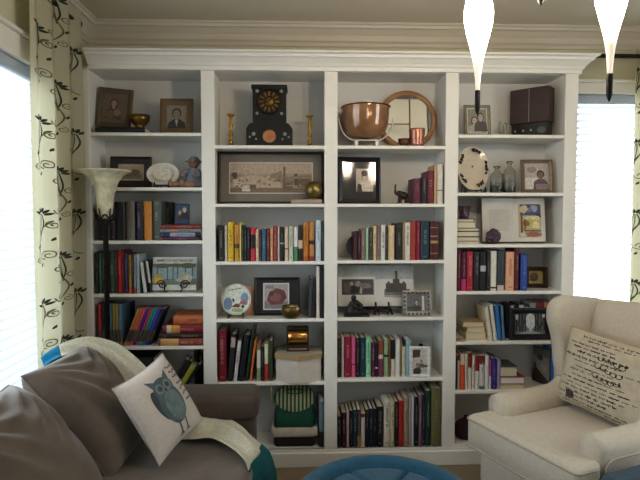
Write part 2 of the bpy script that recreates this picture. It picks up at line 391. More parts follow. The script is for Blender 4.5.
def stack(b, r, items, Y, d, face='spine', z0=None, group=None, where=None):
    """lying books from the bottom up: (x0, x1, height_m, colour, words, opts)"""
    z = (SZ[b][r] if z0 is None else z0)+.0005; rp = where or rowphrase(b, r)
    for i, it in enumerate(items):
        x0, x1, hh, col, words = it[:5]; o = it[5] if len(it) > 5 else {}
        Yb = o.get('Y', Y); pz = 240; p0, p1 = at(x0, pz, Yb), at(x1, pz, Yb); p0.x = max(p0.x, b*S+.002); p1.x = min(p1.x, (b+1)*S-PW-.002); L = (p1-p0).x
        lab = o.get('label') or '%s book lying %s in the stack, %s' % (words, 'at bottom' if i == 0 else 'on top' if i == len(items)-1 else ordw(i)+' from bottom', rp)
        NB[0] += 1
        if face == 'spine':
            cov, mats, pg = book_mesh(hh, L, d, col, o.get('z', ()), o.get('text', 'auto'), o.get('tcol'), random.Random(NB[0]*17))
            X = Matrix.Translation((-L/2, 0, hh/2)) @ Matrix.Rotation(PI/2, 4, 'Y')
            loc = ((p0.x+p1.x)/2, Yb, z)
        else:   # fore-edge towards the room
            cov, mats, pg = book_mesh(hh, L, d, col, (), None)
            X = Matrix.Translation((L/2, d, hh/2)) @ Matrix.Rotation(PI, 4, 'Z') @ Matrix.Rotation(PI/2, 4, 'Y')
            loc = ((p0.x+p1.x)/2, Yb, z)
        for q in (cov, pg): q.v = [tuple(X @ Vector(p)) for p in q.v]
        ob = cov.build('book', mats); ob.location = loc; ob.rotation_euler = (0, 0, o.get('yaw', 0)); tag(ob, lab, 'book', group or 'books on the '+rowphrase(b, r))
        pg.build('page_block', o.get('pages', PAGES), ob)
        z += hh+.0006
    return z
# --- left bay
row(0, 2, [(98.8, 109.8, 202, '#2a1a1c', 'thick dark brown', {'label': 'thick dark brown book behind the floor lamp, left bay third shelf'}),
    (110.2, 114.8, 202, '#33202e', 'dark plum'), (115.1, 125, 202, '#1d1820', 'thick black', {'tcol': '#5d5560'}),
    (125.6, 134.4, 201.5, '#6e6862', 'wide taupe grey', {'text': None}), (135, 142.6, 201.5, '#14152b', 'dark navy'),
    (143.1, 151.6, 201.5, '#c0802f', 'tall golden orange', {'text': None}), (152.6, 160.8, 201, '#4c5853', 'grey green'),
    (164.8, 170.8, 202, '#33302a', 'dark olive', {'Y': .16, 'd': .1, 'label': 'dark olive book standing behind the lying stack, left bay third shelf'})], d=.17)
zt = stack(0, 2, [(158, 197, .019, '#5a2a45', 'dark purple'), (158.6, 197, .026, '#23304e', 'navy and pale blue', {'z': [(.3, .95, '#8fa0b5')]}),
    (160.5, 201, .021, '#8d8a90', 'pale grey', {'z': [(.28, .42, '#c8794a')]}), (160, 202, .024, '#7d3a32', 'brick red')], .02, .12)
STK1 = zt
row(0, 3, [(95, 98, 252, '#1b1a1a', 'thin black'), (98.5, 101.2, 253, '#3b6a4d', 'thin green'), (101.5, 104.3, 252.5, '#303534', 'charcoal'), (104.6, 109, 252.5, '#6d2230', 'wine red'),
    (109.5, 114.2, 251.5, '#2c4a33', 'dark green'), (114.5, 117, 252, '#4a2a22', 'dark brown'), (117.2, 121.3, 250.5, '#a51d25', 'bright red'), (121.5, 123.6, 251, '#6c1420', 'thin dark red'),
    (123.9, 127.6, 254, '#33305a', 'indigo'), (128, 131.2, 255, '#a07a33', 'ochre', {'z': [(0, .16, '#c85a2a')]}), (131.5, 133.2, 255, '#2a2522', 'thin dark'),
    (133.4, 135.8, 254.5, '#8d93a0', 'thin grey', {'z': [(0, .15, '#b8382f')]}), (136.1, 139, 254.5, '#9fb0b5', 'pale grey'),
    (143.2, 146.6, 262, '#2a2d38', 'slim dark', {'lean': -.12, 'd': .19, 'z': [(0, 1, '#c9c9c5')], 'text': None, 'label': 'white-spined book leaning left, beside the upright books, left bay fourth shelf'}),
    (148.6, 151.6, 261, '#23242c', 'slim black', {'lean': -.12, 'd': .2, 'z': [(.3, 1, '#d2d0cc')], 'text': None, 'Y': .06, 'label': 'white-spined book leaning left, tucked behind the picture book, left bay fourth shelf'})], d=.17)
mot = '#4a4238'
PZ0 = .03
ser = [(97.5, 100.8, '#b03030', 'thin red'), (101.1, 103.8, '#2a2430', 'thin black'), (104, 106, '#3a3038', 'slim charcoal'), (106.2, 108.2, '#7d5a78', 'thin mauve'), (108.4, 111.6, '#4d6f8a', 'steel blue'), (111.9, 114.8, '#8a7a3a', 'thin olive'), (115, 117.8, '#98823c', 'mustard'), (118, 121.6, '#557088', 'slate blue')]
row(0, 4, [(a, b_, 304.3, c, w, {'z': [(0, .1, '#77705c'), (.1, .38, mot)], 'text': None}) for a, b_, c, w in ser] +
    [(121.4, 131, 302, '#1b2a52', 'wide navy', {'text': None, 'Y': .19, 'label': 'wide navy book standing behind the leaning rainbow set, left bay fifth shelf'})], Y=PZ0, d=.15)
rb = [('#a5805a', 'tan'), ('#c8662a', 'orange'), ('#c9545a', 'coral'), ('#3b2a80', 'purple'), ('#b8286a', 'magenta'), ('#2f8a5a', 'green'), ('#2a6fa8', 'blue'), ('#43309a', 'violet'), ('#191c3a', 'midnight blue')]
for i, (c, w) in enumerate(rb):
    xb = 123.2+i*3.05
    L = .38; zb = SZ[0][4]
    pb = at(xb, 342, PZ0); w_ = (at(xb+2.95, 342, PZ0)-pb).x*math.cos(L); hh = .232
    put_book(w_, hh, .15, c, '%s spined book of the leaning rainbow set, left bay fifth shelf' % w, 'books on the left bay fifth shelf',
             (pb.x+w_/2*math.cos(L), PZ0, zb+w_/2*math.sin(L)+.0005), (0, L, 0), [(0, .1, c), (.1, .42, mot)], None)
stack(0, 4, [(157, 202.5, .043, '#8a3f2c', 'brown red', {'z': [(.05, .45, '#c9a06a')], 'Y': .012}), (159.5, 203, .030, '#2a211c', 'black'),
    (162, 203.5, .049, '#7a1a2a', 'crimson', {'z': [(.08, .2, '#c9c0b0'), (.2, .42, '#c98a3a')]}), (172.5, 203, .055, '#b5653a', 'orange', {'Y': .03})], .015, .2)
row(0, 5, [(193.8, 198, 351.5, '#2a2522', 'tall dark brown', {'label': 'tall dark brown upright book left of the black one, left bay sixth shelf'}), (198.6, 202.6, 352, '#1f1d1f', 'tall black', {'label': 'tall black upright book at the right end, left bay sixth shelf'})], Y=.15, d=.12)
xq = at(165, 390, .03).x; L = .54
for i, (wpx, hh, c, w) in enumerate([(4.2, .235, '#2a2a2e', 'charcoal'), (3.4, .225, '#26211f', 'dark brown'), (5.2, .19, '#a5a03c', 'yellow green'), (3.2, .2, '#1a1a1d', 'black')]):
    w_ = wpx*.006
    if i: xq += w_*math.sin(L)*math.tan(L)+.0015
    put_book(w_, hh, .11, c, '%s book leaning steeply behind the owl pillow, left bay sixth shelf' % w, 'books on the left bay sixth shelf', (xq+w_/2*math.cos(L), .03, SZ[0][5]+w_/2*math.sin(L)+.0005), (0, L, 0), (), None)
    xq += w_*math.cos(L)
stack(0, 5, [(110, 152, .22, '#1a1819', 'black', {'label': 'big black album lying behind the throw, left bay sixth shelf', 'text': None})], .04, .2)
# --- second bay
row(1, 2, [(218, 224.2, 225.5, '#1c1a1b', 'black'), (224.5, 227.2, 225.5, '#c9bfae', 'slim cream'), (227.6, 233.4, 222.3, '#d8b433', 'bright yellow'), (234.3, 238.8, 225, '#c98f3a', 'orange yellow', {'z': [(.36, .48, '#33251d'), (0, .36, '#b8962f')]}),
    (239.3, 241.2, 222.5, '#e0c878', 'thin pale yellow', {'text': None}), (241.5, 243.8, 225.5, '#1f2f28', 'thin dark green'), (244, 246.6, 227.6, '#1a1722', 'slim black'), (246.9, 250, 228, '#241e24', 'dark charcoal'),
    (250.4, 255, 228, '#c22a44', 'red and black', {'z': [(.38, .8, '#1c1a20')], 'text': None}), (255.6, 258.7, 229.5, '#d8bfa4', 'cream pink'), (259, 261.2, 230, '#4d3028', 'slim brown'), (261.6, 266.2, 229, '#2c5f80', 'blue'),
    (266.5, 270, 228.5, '#6a1f26', 'maroon'), (270.3, 273, 228, '#d9a878', 'peach'), (273.3, 277.4, 226, '#8d3a38', 'brick red'), (277.6, 279.6, 226.5, '#c9bdb8', 'thin white', {'text': None}),
    (279.9, 284.1, 227, '#1a191b', 'black', {'z': [(.5, .54, '#cfc8bf')]}), (284.6, 288.4, 227, '#d2beac', 'cream', {'z': [(.34, .38, '#8a3a30')], 'text': None}), (289, 293, 226.5, '#c9ccb4', 'pale green'),
    (293.6, 297.8, 227, '#d8d6d2', 'white and green', {'z': [(0, .42, '#4d8a62')], 'text': None}), (298.2, 302.8, 225, '#241b18', 'black and cream', {'z': [(.35, .58, '#cfb8a4')], 'text': None}), (303.2, 308.4, 222.5, '#c07a30', 'orange', {'z': [(0, .12, '#a05a28')]}),
    (309.2, 314.2, 221.5, '#bd8348', 'tan orange', {'z': [(0, .12, '#8d2f24'), (.42, .52, '#2a1d18')], 'text': None}), (315.5, 321, 220.5, '#c4d2da', 'tall pale blue', {'tcol': '#3a6c94'}), (321.4, 324, 221, '#39424c', 'slim slate')], d=.16)
row(1, 3, [(307.8, 311.8, 278.5, '#39424b', 'slate', {'lean': .05, 'Y': .03, 'text': None, 'label': 'slate book leaning right beside the brass bowl, second bay fourth shelf'}),
    (311.9, 314.6, 280, '#33201e', 'dark brown', {'lean': .05, 'Y': .03, 'text': None}), (316.3, 319.6, 266.5, '#d4d0cc', 'tall thin white', {'text': None, 'Y': .015}), (320, 324.4, 267.5, '#17161a', 'tall black', {'text': None, 'Y': .015})], d=.18)
RB = .03
row(1, 4, [(218, 226, 331, '#7a1526', 'dark red', {'d': .2}), (226.8, 231.6, 334, '#2a2526', 'black', {'z': [(.72, .93, '#b8a09a')], 'text': None, 'lean': .1}),
    (232.9, 236.8, 340.5, '#4d4f52', 'white spined', {'lean': .12, 'z': [(0, 1, '#c4c4c2')], 'tcol': '#5a5a5a', 'label': 'white-spined book leaning right, beside the dark red book, second bay fifth shelf'}),
    (237.9, 243.3, 335, '#1c1c24', 'wide black', {'lean': .14, 'Y': .03, 'text': None, 'label': 'wide black book leaning right, second bay fifth shelf'}),
    (244.6, 247.6, 329.5, '#22392c', 'dark green', {'lean': .14, 'Y': .03, 'text': None, 'label': 'dark green tall book leaning right, second bay fifth shelf'}),
    (248.9, 251.2, 340, '#c9703a', 'orange', {'lean': .135, 'text': None, 'label': 'thin orange book leaning right, second bay fifth shelf'}),
    (256.6, 260.6, 345, '#8a6a4a', 'cream and green', {'z': [(0, .36, '#8a9470'), (.36, .86, '#d5cdbd')], 'text': None}), (261, 264, 347, '#1d1a1c', 'slim black'),
    (264.3, 268.2, 344, '#cfd0b4', 'red and cream', {'z': [(0, .46, '#b53a35')], 'text': None}), (268.6, 272.4, 341, '#3c4630', 'olive green', {'text': None})], Y=RB, d=.18)
row(1, 5, [(319, 324.4, 402, '#7d9ab0', 'blue', {'z': [(0, .34, '#3a3634')], 'text': None, 'label': 'tall pale blue book beside the wicker basket, second bay bottom shelf'})], Y=.03, d=.2)
# --- third bay
row(2, 1, [(413.8, 421, 178.5, '#5d1d33', 'thick maroon', {'tcol': '#a08a70', 'label': 'thick short maroon book right of the elephant, third bay second shelf'}), (421.5, 427.2, 177.5, '#1e1b22', 'black'), (427.5, 434, 171, '#6d1f30', 'tall maroon'),
    (434.3, 437, 165, '#c9a57d', 'slim tan', {'text': None}), (437.4, 443.4, 164.3, '#d5cfc6', 'tall white', {'z': [(.33, .35, '#3a3030')], 'text': None})], d=.17)
row(2, 2, [(354, 357.5, 232, '#4a2028', 'short wine', {'text': None}), (357.8, 361, 231.5, '#3a151d', 'dark maroon'), (361.3, 365.4, 229, '#85706a', 'mauve brown'), (365.8, 368.6, 228, '#a2c4a8', 'thin mint', {'text': None}), (368.9, 373, 228, '#3d4030', 'dark olive'),
    (373.3, 376.6, 226, '#d8bf98', 'cream tan'), (377, 380.6, 225.5, '#7d6a68', 'dusty mauve'), (380.9, 385.5, 225, '#d9d5cf', 'white'), (385.8, 388.2, 227, '#2f3222', 'thin dark'), (388.4, 394.6, 225.5, '#d4bd93', 'wide beige', {'text': None}),
    (395.8, 402.4, 223.5, '#1d1b1e', 'wide black'), (402.7, 404.6, 222.5, '#a58d66', 'thin tan', {'text': None}), (404.9, 410.5, 222.5, '#dad0c4', 'tall cream'), (410.9, 416, 221.5, '#a33a33', 'brick red', {'text': None}), (416.3, 420.2, 221.5, '#8a1c35', 'crimson'),
    (420.8, 429.6, 221, '#1d3644', 'wide teal navy'), (430.4, 439, 221.5, '#4a1820', 'maroon gold banded', {'z': [(.16, .18, '#b08a50'), (.43, .5, '#b08a50'), (.6, .63, '#b08a50'), (.83, .85, '#b08a50')], 'text': None})], d=.16)
row(2, 4, [(337.4, 341, 338.5, '#22201f', 'black'), (341.3, 344, 337, '#c8bcb4', 'thin pale grey', {'text': None}), (344.2, 351.4, 337, '#8f1c3d', 'wide crimson'), (351.6, 355.5, 337, '#d0608a', 'pink', {'z': [(.3, .33, '#5a2038')], 'text': None}), (355.8, 360, 338, '#33131f', 'dark burgundy'),
    (360.3, 365.6, 338, '#173a48', 'teal navy'), (365.9, 371, 337.5, '#8fd0a8', 'mint green', {'tcol': '#1f5040'}), (371.3, 375, 342.5, '#5a2445', 'plum'), (375.2, 378.2, 343, '#2f1a2a', 'dark plum', {'z': [(.24, .29, '#d0c4c4')], 'text': None}),
    (378.5, 383.6, 341, '#8a5138', 'brown and mauve', {'z': [(0, .5, '#7a3d58'), (.5, .62, '#c9bfb8')], 'text': None}), (384, 388.5, 340, '#8fa884', 'sage green', {'z': [(.54, .6, '#2a2420')], 'text': None}), (388.7, 390.9, 340, '#7a5538', 'thin brown', {'text': None}),
    (391.1, 395.2, 340, '#1f191b', 'black and cream', {'z': [(0, .48, '#d2c6b6')], 'text': None}), (395.6, 400.2, 339.5, '#dcd8d4', 'white', {'text': None}), (400.4, 402, 340, '#8d7a60', 'thin tan', {'text': None}),
    (402.2, 405.6, 347, '#cfc8ac', 'short cream'), (405.9, 411, 340, '#8fb0bb', 'pale blue', {'text': None})], Y=.035, d=.15)
row(2, 5, [(337.6, 341.4, 417, '#1c1a1c', 'short black'), (341.6, 346.4, 413, '#3a141d', 'dark burgundy'), (346.6, 349.2, 412, '#c2a9a8', 'thin pale pink', {'text': None}), (349.5, 353, 411, '#1b1b1e', 'slim black'), (353.2, 357, 410, '#1f3d46', 'dark teal'), (357.2, 361, 410, '#4a3d36', 'brown and ochre', {'z': [(0, .3, '#a5803a')]}),
    (361.2, 365, 412, '#cfc8c6', 'white', {'z': [(.85, .95, '#7a2a2a')], 'text': None}), (365.3, 369.2, 410, '#1e1d20', 'black'), (369.4, 373, 409, '#222a36', 'dark slate'), (373.2, 376.6, 409, '#1c2230', 'dark navy'), (376.9, 383.4, 407, '#17151a', 'wide black'),
    (383.8, 390.2, 402, '#d4ccc0', 'wide off-white'), (390.4, 394.6, 402, '#c9c0a4', 'cream'), (394.8, 398.6, 402, '#1f1b1a', 'jet black'), (398.8, 403.6, 401, '#a82a30', 'bright red', {'text': None}), (403.9, 408.8, 398, '#a58f72', 'tan'), (409, 411.6, 397, '#a89aa0', 'thin mauve grey', {'text': None}),
    (411.8, 414.2, 397, '#c9ccd6', 'thin white', {'text': None}), (414.4, 418.6, 397, '#17171b', 'tall black'), (418.9, 422.4, 395, '#7d6378', 'dusty mauve'), (422.6, 425.2, 395, '#33203a', 'dark purple'), (425.5, 431, 391, '#173d2e', 'tall dark green'), (431.3, 441.6, 388.5, '#6f6a45', 'wide khaki', {'tcol': '#a39a70'})], Y=.02, d=.17)
# --- right bay
stack(3, 2, [(457, 480, .016, '#d2c3ab', 'cream edged'), (457, 479.5, .028, '#33231f', 'dark covered'), (457, 479.5, .032, '#4a3a33', 'brown covered'), (457, 479.5, .020, '#3d2d27', 'slim brown covered'), (457, 476, .034, '#d4c5ae', 'thick ivory'), (457, 474, .020, '#3c2f2d', 'small dark covered')], .02, .15, face='pages')
row(3, 3, [(457.3, 461.3, 250, '#5a1a28', 'dark maroon'), (461.6, 466.6, 252, '#4d1434', 'plum and magenta', {'z': [(0, .3, '#c0307a')]}), (467, 473.4, 251.5, '#a82438', 'wide crimson'), (474, 480, 252, '#1f1f22', 'black with label'), (480.5, 486.4, 252, '#1a1b20', 'black with white emblem', {'z': [(.5, .65, '#b8b8b8')], 'text': None}), (486.8, 490.6, 252, '#242428', 'slim black'),
    (491, 497, 251, '#d9d4c8', 'white', {'z': [(.06, .1, '#3a3230')], 'text': None}), (497.8, 505, 251, '#3a4048', 'charcoal', {'z': [(0, .14, '#c9b8b0')], 'text': None}), (506, 514.6, 252, '#dca88a', 'wide peach', {'tcol': '#8a4a34'}), (515, 519.4, 249, '#5a1a1e', 'tall dark red'), (521, 528, 254.5, '#2c4a9a', 'royal blue', {'tcol': '#b8c4e0'})], d=.16)
zb = stack(3, 4, [(467, 488, .043, '#d6bf9c', 'tan', {'pages': PAGES}), (468, 487, .033, '#d9c6a6', 'light tan'), (464, 486, .030, '#c2a57c', 'worn brown')], .06, .16, face='pages')
for i, (x0, x1, yt, c, w, L, Yq) in enumerate([(490.5, 494, 306.5, '#d8cdb6', 'cream', -.17, .03), (494.6, 498.4, 304.5, '#d2d0ca', 'white', -.15, .03), (498.8, 503, 305.5, '#2f6fb0', 'bright blue', -.12, .03), (503.3, 506, 305.5, '#5a7a98', 'steel blue', -.08, .03)]):
    row(3, 4, [(x0, x1, yt, c, w, {'lean': L, 'Y': Yq, 'd': .17, 'text': None, 'label': '%s book leaning left against the lying tan books, right bay fifth shelf' % w})])
row(3, 4, [(506.2, 508, 306, '#26241f', 'thin dark'), (508.2, 510.4, 306, '#4d3a70', 'slim violet'), (510.8, 514, 305, '#3a3236', 'grey brown', {'z': [(.85, .98, '#d8d0cc')], 'text': None}), (514.3, 518.5, 306, '#1d1a1c', 'black'), (519, 524, 304.5, '#242426', 'black with white top', {'z': [(.82, .98, '#cfcfcf')], 'text': None}),
    (524.3, 530, 305.5, '#2a2a2a', 'dark with pale top', {'z': [(.84, .96, '#b8b8b4')], 'text': None}), (530.4, 537, 303, '#9a9c9e', 'wide silver grey', {'text': None}), (537.5, 544, 302.5, '#8a2030', 'dark red', {'text': None}), (544.4, 550, 302.5, '#c98a5a', 'orange tan', {'text': None}), (550.8, 554, 329, '#c4b83c', 'yellow', {'text': None, 'label': 'short yellow book between picture frame and armchair, right bay fifth shelf'})], Y=.09, d=.15)
row(3, 5, [(456.2, 457.6, 356, '#2a2225', 'thin black', {'text': None}), (457.8, 460, 355.5, '#d4ccc4', 'thin white', {'z': [(.85, 1, '#7a2028')], 'text': None}), (460.3, 465, 354, '#d8603a', 'orange and cream', {'z': [(.7, 1, '#d4c8b4')], 'text': None}), (465.3, 468.2, 354, '#d2c6b4', 'cream'),
    (468.5, 472.2, 353, '#d2ccc8', 'red topped white', {'z': [(.6, 1, '#7a1c26')], 'text': None}), (472.5, 475.2, 356, '#d4cab8', 'slim ivory'), (475.5, 479.4, 356, '#d8d4ce', 'white with red top', {'z': [(.55, 1, '#8a2028')], 'text': None}), (479.8, 485, 356, '#ccc9c8', 'grey white', {'z': [(0, .1, '#3a7070'), (.75, 1, '#75202a')]}),
    (485.3, 489.2, 356, '#dcdad8', 'plain white', {'text': None}), (489.5, 491.6, 360, '#b04a8a', 'magenta and white', {'z': [(0, .45, '#d8d4d8')], 'text': None}), (491.9, 497, 359, '#3a2f80', 'indigo', {'tcol': '#c0bce0'}), (497.4, 501, 360, '#9a90b8', 'lavender', {'text': None})], Y=.03, d=.16)
stack(3, 5, [(502, 528, .030, '#cdb795', 'tan'), (503, 527.5, .045, '#a03038', 'red covered', {'pages': PAGEW}), (502, 520, .062, '#55595a', 'grey covered thick')], .025, .17, face='pages')
# ------------------------------------------------------------------ pictures and frames
class Pic:
    def __init__(s, w, h): s.w = w; s.h = h; s.mb = MB(); s.mats = []; s.k = 0
    def c(s, col):
        mm = mat(col, .55, var=.22, scale=70)
        if mm not in s.mats: s.mats.append(mm)
        return s.mats.index(mm)
    def poly(s, pts, col):
        y = -.00025*s.k; s.k += 1
        s.mb.poly([((u-.5)*s.w, y, v*s.h) for u, v in pts], s.c(col)); return s
    def rect(s, a, b, c, d, col): return s.poly([(a, c), (b, c), (b, d), (a, d)], col)
    def ell(s, u, v, ru, rv, col, n=20): return s.poly([(u+ru*math.cos(2*PI*i/n), v+rv*math.sin(2*PI*i/n)) for i in range(n)], col)
    def person(s, u, v, k, hair, skin, coat, long=False):
        """head centre (u,v), head half-width k (of width)"""
        a = s.w/s.h
        s.poly([(u-2.4*k, max(0, v-5*k*a)), (u+2.4*k, max(0, v-5*k*a)), (u+2.1*k, v-2.2*k*a), (u+.8*k, v-1.3*k*a), (u-.8*k, v-1.3*k*a), (u-2.1*k, v-2.2*k*a)], coat)
        s.ell(u, v+.25*k*a, 1.2*k, 1.35*k*a, hair)
        if long: s.rect(u-1.2*k, u+1.2*k, v-1.2*k*a, v+.3*k*a, hair)
        s.rect(u-.4*k, u+.4*k, v-1.6*k*a, v-.6*k*a, skin); s.ell(u, v, .85*k, 1.12*k*a, skin)
        for q in (-.35, .35): s.ell(u+q*k, v+.1*k*a, .14*k, .1*k*a, '#2a2320', 8)
        s.ell(u, v-.5*k*a, .28*k, .08*k*a, '#5a3a34', 8); return s
def border(w, h, b, t, prof='flat'):
    """four mitred mouldings; back at y=0, front at y=-t"""
    m = MB(); i0 = (-w/2, w/2, 0, h); i1 = (-w/2+b, w/2-b, b, h-b)
    def ring(q, y): return [(q[0], y, q[2]), (q[1], y, q[2]), (q[1], y, q[3]), (q[0], y, q[3])]
    mid = tuple(i0[k]+(i1[k]-i0[k])*.35 for k in range(4))
    loops = [ring(i0, 0), ring(i0, -t*.75), ring(mid, -t), ring(i1, -t*.6), ring(i1, 0)]
    vs = [p for l in loops for p in l]; fs = []
    for j in range(len(loops)-1):
        for i in range(4): fs.append((j*4+i, j*4+(i+1) % 4, (j+1)*4+(i+1) % 4, (j+1)*4+i))
    return m.add(vs, fs)
def frame(name, label, cat, px, zs, Y, col, draw, bw=.018, t=.016, mat_w=0, mat_col='#e2ddd2', lean=.12, yaw=0., metal=0., rough=.4, bg='#8a8078', strut=True, pane=True, decor=None, group=None):
    x0, x1, yt = px; p0, p1 = at(x0, yt, Y), at(x1, yt, Y); w = (p1-p0).x/max(.5, math.cos(yaw)); h = (p0.z-zs)/math.cos(lean)
    r = thing(name, label, cat, ((p0.x+p1.x)/2, Y+t, zs+.0015), (-lean, 0, yaw), group)
    b = border(w, h, bw, t); b.build('frame_border', mat(col, rough, metal, var=.18, scale=60), r)
    if decor: decor(r, w, h, bw, t)
    m = MB(); m.box((0, -.001, h/2), (w-.004, .002, h-.004)); m.build('backing', mat('#4a3c30', .8), r)
    iw, ih = w-2*bw, h-2*bw
    pw, ph = iw-2*mat_w, ih-2*mat_w
    if mat_w:
        q = MB(); q.box((0, -.0035, h/2), (iw+.002, .001, ih+.002)); q.build('mat_board', mat(mat_col, .8, var=.04), r)
    pc = Pic(pw, ph); pc.rect(0, 1, 0, 1, bg); draw(pc)
    o = pc.mb.build('picture', pc.mats, r, recalc=False); o.location = (0, -.0045, bw+mat_w)
    if pane:
        q = MB(); q.add([(-iw/2, -t*.58, bw), (iw/2, -t*.58, bw), (iw/2, -t*.58, h-bw), (-iw/2, -t*.58, h-bw)], [(0, 1, 2, 3)]); q.build('glass_pane', PANE, r)
    if strut:
        q = MB(); dd = min(.07, h*.35); q.add([(-.02, 0, h*.7), (.02, 0, h*.7), (.03, dd*.9, .012), (-.03, dd*.9, .012), (-.02, .004, h*.7), (.02, .004, h*.7), (.03, dd*.9+.004, .012), (-.03, dd*.9+.004, .012)],
            [(0,1,2,3),(4,7,6,5),(0,4,5,1),(2,6,7,3),(1,5,6,2),(0,3,7,4)]); q.build('easel_back', mat('#3a302a', .8), r)
    return r
# left bay, top
def d_mother(p):
    p.rect(0, 1, 0, 1, '#6a5648'); p.person(.45, .66, .15, '#3a2d26', '#a88a74', '#4a3830', True); p.ell(.62, .34, .16, .13, '#8a7060'); p.ell(.3, .25, .2, .15, '#6a5446')
z = SZ[0][0]
bk = stack(0, 0, [(97.5, 146.5, .034, '#19181a', 'black', {'label': 'flat black book under the tilted frame and brass bowl, left bay top shelf', 'text': None})], .03, .2)
frame('framed_picture', 'olive brown frame with sepia portrait, tilted on the black book', 'picture frame', (94.5, 128.5, 87), bk+.006, .1, '#5a4a35', d_mother, bw=.03, mat_w=.008, mat_col='#6d5c48', lean=.16, yaw=.12, group=None).rotation_euler.y = .07
def d_man(p): p.rect(0, 1, 0, 1, '#8a8274'); p.person(.5, .62, .2, '#221d1b', '#8d7f70', '#1d1b1c'); p.poly([(.42, .36), (.58, .36), (.5, .05)], '#b5aa9a')
frame('framed_picture', 'brown frame with formal portrait in dark jacket, left bay top shelf', 'picture frame', (159, 192.2, 98), z, .1, '#6a5638', d_man, bw=.04, lean=.1)
def bowl(name, label, cat, cx, yt, half, Y, zs, prof, mats, n=28):
    """prof: (r, z) fractions of half-width / height, closed inside"""
    c = at(cx, yt, Y); R = half*(Y-CAM.y)/F; h = c.z-zs
    r = thing(name, label, cat, (c.x, Y, zs+.0005))
    m = MB(); m.lathe([(a*R, b*h) for a, b in prof], n, cap=False); m.build('bowl_body', mats, r); return r, R, h
BP = [(.001, 0), (.4, 0), (.42, .06), (.36, .12), (.6, .25), (.9, .6), (1, 1), (.96, 1), (.86, .62), (.55, .3), (.001, .22)]
r, R, h = bowl('brass_bowl', 'footed dark brass bowl on the flat black book, left bay top shelf', 'bowl', 139.5, 115.5, 10.3, .07, bk+.001, BP, mat('#7d6230', .3, .9, var=.3, scale=25))
# left bay, second shelf
z = SZ[0][1]
def d_land(p): p.rect(0, 1, 0, 1, '#a89a86'); p.rect(0, 1, 0, .35, '#7a6a55'); p.ell(.68, .5, .22, .26, '#6a5a48'); p.ell(.35, .42, .12, .16, '#8a5a48'); p.rect(.15, .5, .2, .3, '#5a4c40')
frame('framed_picture', 'black landscape frame with pale mat, left of the oval plate', 'picture frame', (109.5, 150, 156.5), z, .12, '#1f1517', d_land, bw=.045, mat_w=.012, mat_col='#b8ac98', lean=.12, yaw=.08)
def plate(name, label, px, py, rx, rz, Y, zs, col, extra=None, standcol=None, lean=.2, standw=.5, feet=True):
    c = at(px, py, Y); k = (Y-CAM.y)/F; A, B = rx*k, rz*k; lift = max(.012, c.z-B-zs)
    r = thing(name, label, 'plate', (c.x, Y, zs+.0005))
    m = MB(); X = Matrix.Translation((0, 0, lift)) @ Matrix.Rotation(-lean, 4, 'X') @ Matrix.Translation((0, 0, B)) @ Matrix.Diagonal((A, 1, B, 1)) @ Matrix.Rotation(PI/2, 4, 'X')
    m.lathe([(.001, .004), (.62, .004), (.72, .008), (.97, .016), (1, .017), (1, .013), (.72, .002), (.6, -.002), (.001, -.002)], 40, X=X, cap=False)
    m.build('plate_body', col, r)
    if extra:
        for ex in (extra if isinstance(extra, list) else [extra]):
            e = Pic(2*A, 2*B); ex(e); o = e.mb.build('rim_motif' if isinstance(extra, list) else 'decoration', e.mats, r, recalc=False); o.matrix_basis = Matrix.Translation((0, 0, lift)) @ Matrix.Rotation(-lean, 4, 'X') @ Matrix.Translation((0, -.0185, 0))
    if standcol:
        s_ = thing_stand(r, A*standw, lift, B, lean, standcol)
    return r
def thing_stand(r, hw, lift, B, lean, col):
    m = MB(); bz = lift
    for q in (-1, 1):
        x = q*hw
        m.tube(smooth_path([(x, -.045, .004), (x, -.04, .004+.03), (x, -.03, bz+.004), (x, -.012, bz-.002), (x*.9, .02, bz), (x*.7, .03+lean*B, bz+B*.8)]), .003, 6)
        m.tube([(x, -.045, .003), (x*.8, .07+.2*B, .003), (x*.7, .03+lean*B, bz+B*.8)], .003, 6)
    m.tube([(-hw, -.03, bz+.004), (hw, -.03, bz+.004)], .003, 6); m.tube([(-.8*hw, .07+.2*B, .003), (.8*hw, .07+.2*B, .003)], .003, 6)
    m.tube([(-.7*hw, .03+lean*B, bz+B*.8), (.7*hw, .03+lean*B, bz+B*.8)], .003, 6)
    m.build('stand', col, r)
plate('oval_plate', 'ivory oval plate embossed in the middle, on small black stand', 163, 175.5, 16, 11.6, .09, z, mat('#d8d2c4', .35, var=.05, coat=.3),
      lambda e: (e.ell(.5, .5, .3, .3, '#cfc8b9'), e.ell(.5, .5, .24, .22, '#d6d0c3'), [e.ell(.5+.14*math.cos(a), .5+.13*math.sin(a), .035, .05, '#c4bca9', 10) for a in [i*PI/4 for i in range(8)]]), IRON, standw=.42)
